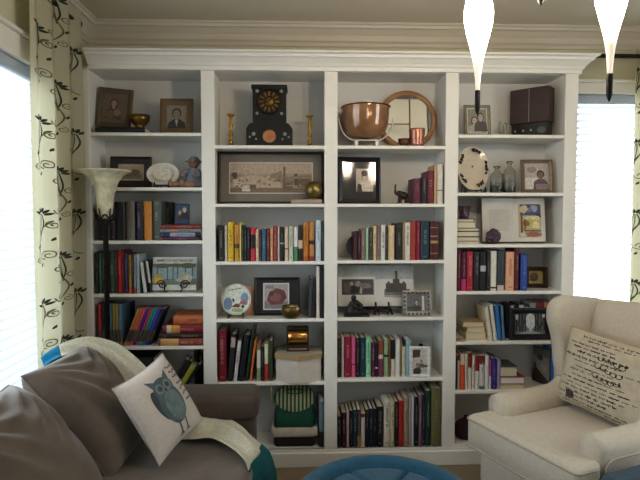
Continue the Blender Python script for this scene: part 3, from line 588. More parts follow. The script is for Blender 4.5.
# doll
r = thing('cloth_doll', 'small seated doll in pale blue dress and grey bonnet, left bay', 'doll', tuple(at(194, 186, .1)), (0, 0, -.15)); r.location.z = z+.001
BLUE = mat('#7d8594', .9, var=.15); SKIN = mat('#93705c', .8)
m = MB(); m.lathe([(.001, 0), (.056, 0), (.058, .03), (.045, .08), (.03, .115), (.012, .125)], 20, cap=False); m.tube(smooth_path([(-.026, -.005, .1), (-.05, -.03, .085), (-.045, -.06, .075)]), [.017]*6+[.013]*6+[.012], 10); m.tube(smooth_path([(.026, -.005, .1), (.045, -.035, .075), (.02, -.06, .07)]), [.017]*6+[.013]*6+[.012], 10)
m.build('dress', BLUE, r)
m = MB(); m.ell((0, -.005, .148), (.032, .03, .034), n=16); m.ell((0, -.034, .145), (.006, .006, .006)); m.tube([(0, 0, .11), (0, 0, .13)], .012)
for q in (-1, 1): m.ell((q*-.045+(.0 if q > 0 else -.02), -.066, .073), (.012, .012, .011)); m.tube(smooth_path([(q*.02, -.03, .022), (q*.035-.03, -.08, .018), (q*.035-.06, -.1, .016)]), [.016]*12+[.013], 10); m.ell((q*.035-.068, -.108, .024), (.014, .018, .022))
m.build('body', SKIN, r)
m = MB(); m.ell((0, .006, .158), (.036, .034, .034)); m.grid(lambda u, v: ((.034+.02*v)*math.cos(2*PI*u), -.002+(.034+.014*v)*math.sin(2*PI*u), .16-.004*v+.006*math.cos(2*PI*u*2)), 24, 3, wrap=False)
m.build('bonnet', mat('#75757a', .95, var=.2), r)
m = MB()
for q in (-1, 1): m.ell((q*.012, -.033, .152), (.004, .003, .004), n=8, k=6)
m.ell((0, -.034, .134), (.008, .002, .002), n=8, k=6); m.build('face_detail', mat('#3a2a26', .5), r)
# left bay, third shelf: couple photo
def d_couple(p): p.rect(0, 1, 0, 1, '#2a4668'); p.person(.34, .58, .13, '#6a4a3a', '#c09a80', '#3a3a40', True); p.person(.68, .72, .14, '#8a8880', '#c8a890', '#26282c')
frame('framed_photo', 'small photo of two people against blue, standing on lying books', 'photograph', (174.3, 189, 204.3), STK1, .06, '#25303c', d_couple, bw=.004, t=.006, lean=.12)
# left bay, fourth shelf: picture book on wire stand
z = SZ[0][3]-0; z = SZ[0][3]
def text_obj(txt, size, mt, parent, loc, rot=(PI/2, 0, 0), align='CENTER', name='lettering', width=None, shear=0., ext=.0003):
    cu = bpy.data.curves.new(name, 'FONT'); cu.body = txt; cu.size = size; cu.align_x = align; cu.extrude = ext; cu.shear = shear
    o = bpy.data.objects.new(name, cu); COL.objects.link(o)
    dg = bpy.context.evaluated_depsgraph_get(); me = bpy.data.meshes.new_from_object(o.evaluated_get(dg)); bpy.data.objects.remove(o)
    me.materials.clear(); me.materials.append(mt)
    if width:
        xs = [v.co.x for v in me.vertices]; f = width/(max(xs)-min(xs)); mid = (max(xs)+min(xs))/2
        for v in me.vertices: v.co.x = (v.co.x-mid)*f
    o = bpy.data.objects.new(name, me); COL.objects.link(o); o.location = loc; o.rotation_euler = rot
    if parent: o.parent = parent
    return o
Y = .07; p0, p1 = at(151, 257, Y), at(195.6, 257, Y); w = (p1-p0).x; zb_ = at(170, 290.5, Y).z; h = p0.z-zb_
r = thing('picture_book', 'wide picture book shown face out on black scroll stand', 'book', ((p0.x+p1.x)/2, Y, z+.001))
tilt = Matrix.Translation((0, 0, zb_-z)) @ Matrix.Rotation(-.2, 4, 'X')
m = MB(); m.X = tilt; m.box((0, .004, h/2), (w, .003, h), bev=.001, seg=1); m.box((0, .018, h/2), (w, .003, h), bev=.001, seg=1); m.box((-w/2+.002, .011, h/2), (.004, .017, h)); m.build('cover', mat('#c9cbc4', .5), r)
m = MB(); m.X = tilt; m.box((.001, .011, h/2), (w-.008, .0105, h-.008)); m.build('page_block', PAGEW, r)
pc = Pic(w*.985, h*.985)
pc.rect(0, 1, .16, .8, '#8aa0a5'); pc.rect(0, 1, .16, .34, '#6d7a70'); pc.poly([(0, .8), (0, .7), (.2, .66), (.45, .72), (.7, .68), (1, .74), (1, .8)], '#7d6a55')
for u in (.1, .33, .46, .56, .74, .9): pc.rect(u, u+.02, .3, .75, '#4a463e')
for u, v, a, b in ((.25, .74, .16, .07), (.52, .75, .14, .06), (.8, .74, .18, .08)): pc.ell(u, v, a, b, '#5f5a40')
pc.ell(.13, .3, .13, .1, '#c9a84a'); pc.ell(.14, .42, .08, .07, '#b8983f'); pc.ell(.8, .36, .12, .13, '#b5ac98'); pc.ell(.72, .47, .07, .07, '#a8a08c'); pc.ell(.62, .3, .1, .05, '#b0a896')
o = pc.mb.build('cover_picture', pc.mats, r, recalc=False); o.matrix_basis = tilt @ Matrix.Translation((0, .0018, h*.008))
t_ = text_obj('WHERE THE WILD THINGS ARE', .02, mat('#2d2b2a', .6), r, (0, 0, 0), width=w*.82); t_.matrix_basis = tilt @ Matrix.Translation((0, .0012, h*.855)) @ Matrix.Rotation(PI/2, 4, 'X')
m = MB()
for q in (-1, 1):
    sp = [(q*(w*.26+.028*(1-k/30)*math.cos(k*.42)), -.016, .046+.028*(1-k/30)*math.sin(k*.42)) for k in range(26)]
    m.tube(sp, .0035, 6); m.tube(smooth_path([(q*(w*.26-.03 if q < 0 else w*.26-.03), -.016, .046), (q*w*.2, -.016, .02), (q*w*.16, -.014, .002)]), .0035, 6)
    m.tube([(q*w*.16, -.016, .003), (q*w*.16, .075, .003), (q*w*.14, .062, h*.6)], .003, 6); m.tube([(q*w*.2, -.016, .02), (q*w*.2, .014, .02)], .003, 6)
m.tube([(-w*.16, .075, .003), (w*.16, .075, .003)], .003, 6); m.build('scroll_stand', IRON, r)
# ------------------------------------------------------------------ second bay
z = SZ[1][0]; Y = .04
BLK = mat('#0a0807', .6, var=.2, scale=25); SIL = mat('#b5b2a8', .35, .6); DGOLD = mat('#8d6a35', .35, .7, var=.25)
k = (Y-CAM.y)/F; c = at(269.3, 144.5, Y)
def lx(x): return at(x, 110, Y).x-c.x
def lz(y): return at(269, y, Y).z-z
r = thing('mantel_clock', 'black slate mantel clock with gilt dial and inlaid flowers', 'clock', (c.x, Y, z+.0008))
D = .15
m = MB(); W2 = lx(293)-lx(245.5)
m.box((0, D/2, .006), (W2, D, .012), bev=.002, seg=1); m.box((0, D/2, (lz(129)+.012)/2), (W2*.975, D-.008, lz(129)-.012))
m.prism([(-W2/2*.98, lz(129)), (W2/2*.98, lz(129)), (W2/2*.95, lz(127.5)), (W2/2*.86, lz(124.5)), (W2/2*.78, lz(123)), (-W2/2*.78, lz(123)), (-W2/2*.86, lz(124.5)), (-W2/2*.95, lz(127.5))], .006, D-.006)
m.build('plinth', BLK, r)
m = MB(); W3 = lx(286)-lx(252.5)
m.box((0, D/2+.004, (lz(123)+lz(88))/2), (W3, D-.03, lz(88)-lz(123)), bev=.002, seg=1)
m.build('case', BLK, r)
m = MB(); m.box((0, D/2+.004, lz(86)), (W3*1.08, D-.014, lz(84.2)-lz(88)), bev=.003); m.box((0, D/2+.004, lz(88.3)), (W3*1.04, D-.02, .006), bev=.001, seg=1); m.build('top_slab', BLK, r)
X = Matrix.Translation((0, .0185, lz(101))) @ Matrix.Rotation(PI/2, 4, 'X'); R = 12*k
m = MB(); m.lathe([(R*1.0, -.004), (R*1.08, .002), (R*1.0, .006), (R*.9, .004), (R*.88, -.004)], 40, X=X, cap=False); m.build('bezel', mat('#2a2118', .3, .6), r)
m = MB(); m.lathe([(.001, 0), (R*.92, 0)], 40, X=X, cap=False); m.build('dial', mat('#2b1d13', .35, .2), r)
m = MB()
for i in range(12):
    a = i*PI/6; m.box((0, 0, .0015), (R*.13, R*.36, .002), X=X @ Matrix.Rotation(a, 4, 'Z') @ Matrix.Translation((0, R*.66, 0)))
m.lathe([(.001, .001), (R*.36, .001), (R*.36, .002), (.001, .002)], 30, X=X, cap=False); m.build('numerals', DGOLD, r)
m = MB(); m.box((0, R*.28, .004), (R*.07, R*.6, .001), X=X @ Matrix.Rotation(-.5, 4, 'Z')); m.box((0, R*.2, .005), (R*.09, R*.42, .001), X=X @ Matrix.Rotation(1.9, 4, 'Z')); m.build('hands', mat('#120d0a', .3), r)
X2 = Matrix.Translation((0, .003, lz(136.3))) @ Matrix.Rotation(PI/2, 4, 'X'); R2 = 6*k
m = MB(); m.lathe([(.001, .003), (R2*.85, .003), (R2, .004), (R2*1.1, 0), (R2*1.1, -.003)], 30, X=X2, cap=False); m.build('medallion', mat('#b07a55', .35, .4, var=.2), r)
def flower(x, zz, yy, q):
    m = MB()
    for i in range(5): m.ell((x+q*math.cos(i*1.257), yy, zz+q*math.sin(i*1.257)), (q*.55, .002, q*.55), n=8, k=4)
    m.ell((x, yy, zz), (q*.4, .003, q*.4), n=8, k=4); m.build('inlaid_flower', SIL, r)
for sx in (-1, 1):
    flower(sx*W3*.36, lz(90.5), .0175, .0075); flower(sx*W3*.37, lz(113), .0175, .0065)
    flower(sx*W2*.33, lz(134), .003, .008); flower(sx*W2*.41, lz(137), .003, .0045); flower(sx*W2*.28, lz(139), .003, .0045)
CS = [(.001, 0), (.85, 0), (.9, .02), (.8, .05), (.45, .09), (.3, .12), (.5, .16), (.28, .2), (.25, .3), (.42, .35), (.45, .4), (.28, .45), (.24, .56), (.4, .62), (.42, .68), (.26, .74), (.3, .82), (.36, .9), (.7, .95), (.72, .985), (.35, 1), (.3, .96), (.001, .95)]
for px, yt, lab in ((230.6, 113.7, 'tall turned brass candlestick left of the mantel clock'), (309.8, 115.2, 'turned brass candlestick right of the mantel clock')):
    c = at(px, yt, .1); h = c.z-z; o = MB().lathe([(a*.031, b*h) for a, b in CS], 20, cap=False).build('candlestick', BRASS); o.location = (c.x, .1, z+.0005); tag(o, lab, 'candlestick', 'brass candlesticks by the clock')
# panorama
z = SZ[1][1]
def d_pano(p):
    p.rect(0, 1, 0, 1, '#a59280'); p.rect(0, 1, .62, 1, '#b5a28e'); p.poly([(0, .62), (.15, .55), (.3, .5), (.5, .58), (.62, .72), (.64, .5), (1, .6), (1, .3), (0, .3)], '#8d7a68')
    p.poly([(.1, .5), (.3, .58), (.6, .4), (.62, .12), (.25, .05), (.05, .2)], '#b8a48f'); p.rect(0, 1, 0, .14, '#7a6858')
    for u, v, a, b in ((.06, .55, .03, .1), (.09, .3, .05, .12), (.2, .12, .05, .1), (.28, .18, .04, .07), (.7, .2, .06, .12), (.66, .55, .012, .3), (.8, .42, .02, .2), (.9, .3, .08, .14)): p.rect(u-a, u+a, max(.01, v-b), v+b, random.choice(['#6a5848', '#c9b8a4', '#5a4a3e', '#d0c2b0']))
    for i in range(40):
        u, v = random.random()*.96+.01, random.random()*.5+.05; p.rect(u, u+.02+.02*random.random(), v, v+.03+.04*random.random(), random.choice(['#8a7564', '#9a8674', '#756252', '#bda994']))
def d_panof(r, w, h, bw, t):
    q = MB()
    n = 46
    for i in range(n):
        for zz in (.006, h-.006): q.ell((-w/2+w*(i+.5)/n, -t*.9, zz), (.006, .004, .004), n=8, k=4)
    q.build('beading', mat('#4a3a2a', .4, .4), r)
fr = frame('framed_picture', 'long panorama print with grey mat and thin white line, second bay', 'picture frame', (217.9, 323.2, 151.6), z, .1, '#3a2f26', d_pano, bw=.012, mat_w=.06, mat_col='#7d746a', lean=.13, decor=d_panof, strut=True)
for ch in fr.children:
    if ch.name.startswith('picture'):
        ch.scale = (1.03, 1, 1.06)
        w_ = max(v.co.x for v in ch.data.vertices); h_ = max(v.co.z for v in ch.data.vertices)
m = MB(); q = border(2*w_+.02, h_+.02, .006, .002); q.build('fillet', mat('#d5cbbd', .6), fr).location = (0, -.0045, .062)
# white book + brass sphere
ztop = stack(1, 1, [(291, 322, .026, '#a59686', 'pale', {'label': 'flat pale book below the brass globe, second bay second shelf', 'text': None, 'pages': PAGEW})], .02, .075)
c = at(313.8, 190, .056); Rg = c.z-ztop-.004
o = MB(); o.ell((0, 0, Rg+.004), (Rg, Rg, Rg), n=24, k=16); o.lathe([(.001, 0), (Rg*.5, 0), (Rg*.45, .006), (.001, .006)], 20, cap=False); o = o.build('brass_globe', mat('#8d7a48', .3, .75, var=.3, scale=14)); o.location = (c.x, .056, ztop+.0005); tag(o, 'round brass ball ornament resting on the flat pale book', 'ornament')
# fourth shelf
z = SZ[1][3]
def d_toy(e):
    e.ell(.5, .5, .46, .46, '#d2d4c8'); e.ell(.24, .36, .14, .2, '#6d86a0'); e.ell(.78, .55, .13, .16, '#7d90b0'); e.ell(.8, .4, .09, .08, '#b08090')
    e.poly([(.36, .5), (.42, .54), (.46, .44), (.41, .4)], '#3c4046'); e.poly([(.6, .36), (.84, .32), (.86, .42), (.66, .46)], '#a06a70'); e.poly([(.34, .26), (.6, .24), (.66, .33), (.5, .37)], '#7a4034'); e.ell(.73, .27, .05, .05, '#2c3036')
    for i in range(7): e.ell(.25+.07*i, .78+.012*i, .026, .02, '#5a6068', 8)
    e.ell(.55, .16, .2, .06, '#9aa87a')
plate('decorated_plate', 'round plate painted with blue and red patches, on low stand', 236, 300, 15, 15.8, .06, z, mat('#cfd0c2', .35, var=.05, coat=.4), d_toy, mat('#4a4a3a', .5, .5), standw=.5)
m = MB(); p = at(250, 286.5, .13); o = MB().box((0, 0, (p.z-z)/2), (.085, .003, p.z-z), bev=.001, seg=1).build('greeting_card', mat('#d6a585', .8)); o.location = (p.x+.01, .135, z+.001); o.rotation_euler.x = -.1; tag(o, 'plain peach card behind the painted round plate', 'card')
def d_flower(p):
    p.rect(0, 1, 0, 1, '#b5a8a8'); p.rect(0, 1, 0, .3, '#8d8488'); p.poly([(.1, .35), (.3, .15), (.75, .2), (.95, .45), (.85, .75), (.5, .85), (.2, .65)], '#6d4245'); p.poly([(.25, .35), (.6, .28), (.75, .5), (.5, .66), (.25, .55)], '#8d5458'); p.ell(.3, .62, .1, .1, '#4d3438'); p.ell(.8, .55, .09, .12, '#6a3a3f'); p.rect(.05, .4, .82, .95, '#8a8a92')
fr = frame('framed_picture', 'wide black frame with small square red photograph', 'picture frame', (254, 299.5, 278.4), z, .1, '#16161c', d_flower, bw=.014, mat_w=.0, lean=.09, rough=.35)
for ch in list(fr.children):
    if ch.name.startswith('picture'):
        w_ = 2*max(v.co.x for v in ch.data.vertices); h_ = max(v.co.z for v in ch.data.vertices); s_ = .145/w_
        for v in ch.data.vertices: v.co.x *= s_; v.co.z *= .15/h_
        ch.location = (-.005, -.006, .04)
m = MB(); m.box((0, -.003, h_/2+.014), (w_+.004, .003, h_+.004)); m.build('mat_board', mat('#17171d', .7), fr)
q = border(.145+.016, .15+.016, .008, .002); q.build('fillet', mat('#d8d6d6', .6), fr).location = (-.005, -.0045, .032)
r, R, h = bowl('brass_bowl', 'small hammered brass bowl in front of the black frame', 'bowl', 291.2, 305.5, 9.8, .03, z, [(.001, 0), (.5, 0), (.8, .15), (1, .5), (.97, .8), (.9, 1), (.86, 1), (.92, .75), (.93, .5), (.7, .2), (.001, .12)], mat('#6d5a2c', .35, .8, var=.35, scale=60, bump=.3, bscale=150))
m = MB()
for i in range(9): m.ell((.045*random.uniform(-.8, .8), .045*random.uniform(-.8, .8), h*.72+.01*random.random()), (.014, .014, .012), n=10, k=6)
m.build('shell_filling', mat('#c9bda0', .5), r)
# fifth shelf: hexagonal box and gilt ornament
z = SZ[1][4]
c = at(299.3, 361, .0); HR = .166; cy = HR*.86-.045
ztl = at(299.3, 356.5, -.045).z
r = thing('hatbox', 'cream many-sided keepsake box with tan rimmed lid', 'box', (at(298.6, 370, cy).x, cy, z+.001)).scale = (1, .86, 1)
r = bpy.data.objects['hatbox']
def octa(R, n=6, a0=-PI/2): return [(R*math.cos(a0+2*PI*i/n), R*math.sin(a0+2*PI*i/n)) for i in range(n)]
def pris(m, poly, z0, z1, mi=0, k=1.):
    n = len(poly); m.add([(x, y, z0) for x, y in poly]+[(x*k, y*k, z1) for x, y in poly], [tuple(range(n-1, -1, -1)), tuple(range(n, 2*n))]+[(i, (i+1) % n, n+(i+1) % n, n+i) for i in range(n)], mi)
hb = ztl-z
m = MB(); pris(m, octa(HR*.95), 0, hb-.002); m.build('box_body', mat('#cfc6bc', .7, var=.04), r)
m = MB(); pris(m, octa(HR), hb-.03, hb); pris(m, octa(HR*1.0), hb, hb+.003, k=.97); m.build('lid', [mat('#a8906a', .6, var=.08), mat('#b5aca0', .7)], r)
m = MB(); pris(m, octa(HR*.965), hb+.002, hb+.0045); m.build('lid_top', mat('#a39b90', .7, var=.05), r)
zl = z+.001+hb+.005; Y = .06
p0, p1, pt = at(286.5, 348, Y), at(309, 348, Y), at(297, 327.5, Y); w = (p1-p0).x; h = pt.z-zl
r = thing('desk_ornament', 'dark framed desk ornament with shiny gold drum, on cream box', 'ornament', ((p0.x+p1.x)/2, Y+.03, zl+.0005))
DK = mat('#2b1c12', .4, var=.2)
m = MB(); m.box((0, 0, h*.09), (w, .085, h*.18), bev=.004); m.box((0, 0, h*.21), (w*1.0, .07, h*.06), bev=.003)
for q in (-1, 1): m.box((q*w*.46, 0, h*.58), (w*.06, .06, h*.72), bev=.002, seg=1)
m.box((0, .0, h*.95), (w*.96, .07, h*.1), bev=.004); m.build('dark_frame', DK, r)
m = MB(); X = Matrix.Translation((0, .0, h*.57)) @ Matrix.Rotation(PI/2, 4, 'Y'); m.lathe([(.001, -w*.43), (h*.3, -w*.43), (h*.32, -w*.4), (h*.32, w*.4), (h*.3, w*.43), (.001, w*.43)], 32, X=X, cap=False); m.build('gold_drum', mat('#d09a55', .22, .9, var=.06, scale=10), r)
m = MB(); m.box((0, -.043, h*.1), (w*.8, .002, h*.07)); m.build('label_plate', mat('#9d8a6d', .4, .6), r)
# bottom shelf: basket, bag, tassel
z = SZ[1][5]; Y = .03
p0, p1 = at(272, 440, Y), at(317, 440, Y); w = (p1-p0).x; xc = (p0.x+p1.x)/2; dz = .2
hb = at(295, 433, Y).z-z; hr = at(295, 428.3, Y).z-z
r = thing('wicker_basket', 'dark wicker basket with folded cream liner, holding the green bag', 'basket', (xc, Y+dz/2, z+.001))
m = MB()
def rr(a, b, c_, n=6):
    out = []
    for cx_, cy_, a0 in ((a-c_, b-c_, 0), (-a+c_, b-c_, PI/2), (-a+c_, -b+c_, PI), (a-c_, -b+c_, 1.5*PI)):
        out += [(cx_+c_*math.cos(a0+PI/2*i/n), cy_+c_*math.sin(a0+PI/2*i/n)) for i in range(n+1)]
    return out
loops = []
N_ = 9
for i in range(N_+1):
    f = i/N_; a = w/2*(.9+.07*f)+(.002 if i % 2 else -.001); lp = rr(a, dz/2*(.92+.07*f)+(.002 if i % 2 else -.001), .025); loops.append([(x, y, hb*f) for x, y in lp])
for f in (1., .15): loops.append([(x, y, hb*f) for x, y in rr(w/2*.93, dz/2*.93, .022)])
vs = [p for l in loops for p in l]; kk = len(loops[0]); fs = [(j*kk+i, j*kk+(i+1) % kk, (j+1)*kk+(i+1) % kk, (j+1)*kk+i) for j in range(len(loops)-1) for i in range(kk)]+[tuple(range(kk)), tuple(range(len(vs)-kk, len(vs)))]
m.add(vs, fs, 0, True); m.build('basket_weave', mat('#2c1a18', .7, var=.3, scale=90, bump=.8, bscale=160), r)
m = MB(); loops = []
for a, zz in ((.99, hb*.72), (1.03, hb*.74), (1.05, hb*.98), (1.02, hr*1.02), (.97, hr*1.04), (.93, hr*.98), (.9, hb*.5)):
    loops.append([(x, y, zz+.004*math.sin(i*.9)+.003*math.sin(i*2.3)) for i, (x, y) in enumerate(rr(w/2*a, dz/2*a, .025))])
vs = [p for l in loops for p in l]; fs = [(j*kk+i, j*kk+(i+1) % kk, (j+1)*kk+(i+1) % kk, (j+1)*kk+i) for j in range(len(loops)-1) for i in range(kk)]
m.add(vs, fs, 0, True); m.build('cloth_liner', mat('#c9bfb0', .9, bump=.3), r)
GRN = mat('#14503c', .8, var=.12, bump=.2); hz = at(295, 403, Y).z-z
r = thing('green_bag', 'green fabric bag with cream striped oval flap, inside the basket', 'bag', (xc+.002, Y+dz/2, z+hb*.6))
H = hz-hb*.6; hw = w*.46
m = MB(); loops = []
for f, a, b in ((0, .82, .7), (.08, .92, .8), (.35, .98, .82), (.6, 1, .8), (.85, .9, .6), (.97, .7, .4), (1, .5, .2)): loops.append([(x, y, H*f) for x, y in rr(hw*a, dz*.42*b, .03)])
vs = [p for l in loops for p in l]; m.add(vs, [(j*kk+i, j*kk+(i+1) % kk, (j+1)*kk+(i+1) % kk, (j+1)*kk+i) for j in range(len(loops)-1) for i in range(kk)]+[tuple(range(kk)), tuple(range(len(vs)-kk, len(vs)))], 0, True)
m.build('bag_body', GRN, r)
zf0, zf1 = at(297, 414.5, Y).z-z-hb*.6, at(297, 385, Y+.06).z-z-hb*.6
m = MB(); n = 40; A = (at(318, 400, Y).x-at(276.5, 400, Y).x)/2; B = (zf1-zf0)/2; zc_ = (zf0+zf1)/2
def yflap(u): return -dz*.36-.012*(1-u*u)
rings = [0, .3, .55, .75, .9, 1.]
def flapv(a, q, k): x = q*A*math.cos(a); zz = q*B*math.sin(a); return (x, -dz*.37+.035*(zz/B+1)+.02*(x/A)**2-k+.015*q*q, zc_+zz)
cols = 21
for i in range(cols):                          # vertical stripes, alternately green and cream
    x0, x1 = -1+2*i/cols, -1+2*(i+1)/cols
    for j in range(8):
        t0, t1 = -1+2*j/8, -1+2*(j+1)/8
        def pt(x, t): zz = t*math.sqrt(max(0, 1-x*x)); q2 = x*x+zz*zz; return (x*A, -dz*.40+.03*(zz+1)+.015*q2, zc_+zz*B)
        m.add([pt(x0, t0), pt(x1, t0), pt(x1, t1), pt(x0, t1)], [(0, 1, 2, 3)], i % 2, True)
m.tube([(A*math.cos(2*PI*i/n), -dz*.40+.03*(math.sin(2*PI*i/n)+1)+.015, zc_+B*math.sin(2*PI*i/n)) for i in range(n)], .004, 6, 0, closed=True)
m.tube([(.05*math.cos(2*PI*i/n), -dz*.40+.03*(.45+.12*math.sin(2*PI*i/n)+1)+.0, zc_+B*.5+.014*math.sin(2*PI*i/n)) for i in range(n)], .004, 6, 0, closed=True)
m.build('striped_flap', [mat('#1c4a39', .8), mat('#a8a67c', .8)], r)
p = at(271, 382, -.004); o = MB(); zt_ = SZ[1][4]
path = [(0, -.0005, zt_-.004), (0, -.005, zt_-.006), (0, -.006, zt_-.012), (.002, -.006, zt_-.05), (-.002, -.006, zt_-.09), (.002, -.006, zt_-.11)]
o.tube(smooth_path(path, 4), .0025, 6); 
for i in range(6): o.tube([(.002, -.006, zt_-.085), (.002+.006*math.cos(i), -.006+.004*math.sin(i), zt_-.125)], .0014, 5)
o = o.build('tassel', mat('#a89878', .9)); o.location = (p.x, 0, 0); tag(o, 'thin beige tassel hanging over the edge of the cream box shelf', 'tassel')
# ------------------------------------------------------------------ third bay
z = SZ[2][0]; Y = .085
k = (Y-CAM.y)/F; R = 24.5*k*.97; c = at(368.8, 102.3, Y-R); zb_ = at(366, 139.5, Y).z; h = c.z-zb_
AMB = mat('#a67a56', .13, .15, var=.35, scale=9, coat=1., trans=.25)
r = thing('amber_bowl', 'large amber glass bowl in a white cradle stand', 'bowl', (c.x, Y, z+.001))
m = MB(); BZ = zb_-z
m.lathe([(.001, 0), (.3*R, .004), (.55*R, h*.04), (.78*R, h*.16), (.92*R, h*.38), (.97*R, h*.65), (.99*R, h*.93), (1.02*R, h*.98), (1.0*R, h), (.95*R, h*.98), (.93*R, h*.65), (.86*R, h*.36), (.7*R, h*.15), (.4*R, h*.06), (.001, h*.05)], 40, c=(0, 0, BZ), cap=False); m.build('bowl_body', AMB, r)
m = MB(); m.tube([(R*1.015*math.cos(2*PI*i/40), R*1.015*math.sin(2*PI*i/40), BZ+h*.985) for i in range(40)], .004, 6, closed=True); m.build('rim', mat('#5a3a26', .2, .5), r)
WP = mat('#d6cfc4', .4, var=.03)
m = MB()
arc = [(-1.13, .62), (-1.1, .45), (-1.02, .28), (-.9, .13), (-.72, .02), (-.5, -.05)]
for q in (-1, 1): m.tube(smooth_path([(q*a*-R, -.02, BZ+h*b) for a, b in arc]), .0045, 8)
m.tube(smooth_path([(-.5*R, -.02, BZ-.05*h), (0, -.02, BZ-.008), (.5*R, -.02, BZ-.05*h)]), .0045, 8)
m.box((0, -.01, BZ-.012), (.52*R*2, .09, .007), bev=.002, seg=1)
for q in (-1, 1): m.box((q*.43*R, -.01, max(.005, (BZ-.016)/2)), (.02, .09, max(.01, BZ-.016)), bev=.002, seg=1)
m.build('cradle_stand', WP, r)
r = plate('pale_platter', 'pale oval platter behind the amber bowl', 361.5, 122, 22, 20, .25, z, mat('#c9bba9', .4, var=.04), None, None, lean=.02)
# round mirror
cpx = at(407.3, 117, .225); Rm = (at(407, 90.3, .245).z-z-.004)/2
r = thing('round_mirror', 'round mirror in a light wooden frame, third bay top shelf', 'mirror', (cpx.x, .222, z+.003), (-.09, 0, 0.0))
X = Matrix.Translation((0, 0, Rm)) @ Matrix.Rotation(PI/2, 4, 'X')
m = MB(); m.lathe([(Rm*.83, -.008), (Rm*.83, .008), (Rm*.86, .014), (Rm*.95, .014), (Rm, .008), (Rm, -.01), (Rm*.83, -.01)], 56, X=X, cap=False); m.build('wooden_rim', mat('#a9805a', .45, var=.2, scale=20), r)
m = MB(); m.lathe([(.001, .003), (Rm*.85, .003)], 56, X=X, cap=False); m.build('mirror_glass', mat('#d9dcd8', .03, 1., var=.01), r)
m = MB(); m.box((.018, -.006, Rm*1.02), (.008, .004, Rm*1.62), X=Matrix.Translation((0, 0, 0))); m.build('reflected_bar', mat('#8a6a50', .5), r)  # this bar and the next imitate window panes reflected in the glass
m = MB(); m.box((-.055, -.006, Rm*.86), (.14, .004, .006)); m.build('reflected_bar', mat('#8a6a50', .5), r)
m = MB(); m.box((0, .018, .15), (.03, .006, .2), X=Matrix.Rotation(.04, 4, 'X')); m.build('easel_back', DK, r)
c = at(417, 129, .05); k = (.05-CAM.y)/F; h = c.z-z
o = MB(); o.lathe([(.001, 0), (.8, 0), (.85, .05)]+[(.85+.15*(i/10)+(.03 if i % 2 else 0), .05+.95*i/10) for i in range(11)]+[(.92, 1), (.78, .1), (.001, .08)], 20, cap=False)
o.v = [(x*8*k, y*8*k, zz*h) for x, y, zz in o.v]; o = o.build('candle_holder', mat('#b07a68', .25, .6, var=.35, scale=120)); o.location = (c.x, .05, z+.0005); tag(o, 'ribbed copper pink votive holder before the round mirror', 'candle holder')
c = at(404, 139, .06); o = MB().lathe([(.001, 0), (.5, 0), (.9, .4), (1, 1), (.9, 1), (.75, .4), (.001, .2)], 18, cap=False); o.v = [(x*6*k, y*6*k, zz*(c.z-z)) for x, y, zz in o.v]; o = o.build('small_dish', mat('#5d3a2c', .4, .3)); o.location = (c.x, .06, z+.0005); tag(o, 'tiny dark brown dish beside the copper votive holder', 'dish')
# second shelf: portrait and elephant
z = SZ[2][1]
def d_lady(p): p.rect(0, 1, 0, 1, '#c4b4a2'); p.person(.5, .62, .15, '#2a211f', '#cdb8a6', '#d6cabb'); p.ell(.5, .8, .2, .13, '#2a211f'); p.poly([(.05, 0), (.35, 0), (.3, .3), (.1, .35)], '#3a302c')
fr = frame('framed_picture', 'wide black frame with portrait of dark haired woman, third bay', 'picture frame', (337.8, 381.3, 157), z, .09, '#171417', d_lady, bw=.03, mat_w=.0, lean=.07, yaw=.055, rough=.25)
for ch in list(fr.children):
    if ch.name.startswith('picture'):
        w_ = max(v.co.x for v in ch.data.vertices)*2; h_ = max(v.co.z for v in ch.data.vertices)
        for v in ch.data.vertices: v.co.x *= .105/w_; v.co.z *= .14/h_
        ch.location = (.034, -.0055, .075)
m = MB(); m.box((0, -.0035, h_/2+.03), (w_+.004, .002, h_+.004)); m.build('mat_board', mat('#1a171a', .6), fr)
c = at(402, 203, .07); BRZ = mat('#3a322a', .45, .5, var=.25)
r = thing('elephant_figurine', 'small dark elephant figurine with raised trunk', 'figurine', (c.x, .07, z+.0005), (0, 0, .1))
m = MB(); k = .0061
m.ell((.008, 0, .05), (.03, .021, .024)); m.ell((-.02, 0, .062), (.017, .016, .018))
for sx in (-.012, .028):
    for sy in (-.011, .011): m.tube([(sx, sy, .04), (sx-.001, sy, .02), (sx-.002, sy, .006)], [.01, .008, .009], 10)
m.tube(smooth_path([(-.03, 0, .06), (-.042, 0, .068), (-.042, 0, .085), (-.043, 0, .105), (-.04, 0, .118)]), [.009]*6+[.007]*6+[.005]*12+[.004], 10)
for q in (-1, 1): m.ell((-.012, q*.018, .062), (.012, .003, .016), n=10, k=6)
m.tube([(.037, 0, .055), (.043, 0, .03)], .002, 6); m.build('elephant_body', BRZ, r)
m = MB(); m.box((.005, 0, .003), (.075, .04, .006), bev=.002, seg=1); m.build('base', mat('#a09a7a', .5), r)
# third shelf: grey disc
z = SZ[2][2]
plate('grey_plate', 'grey round dish standing on edge left of the short books', 354, 249.5, 8, 10.5, .1, z, mat('#6a6a6c', .35, .3, var=.25), None, None, lean=.12)
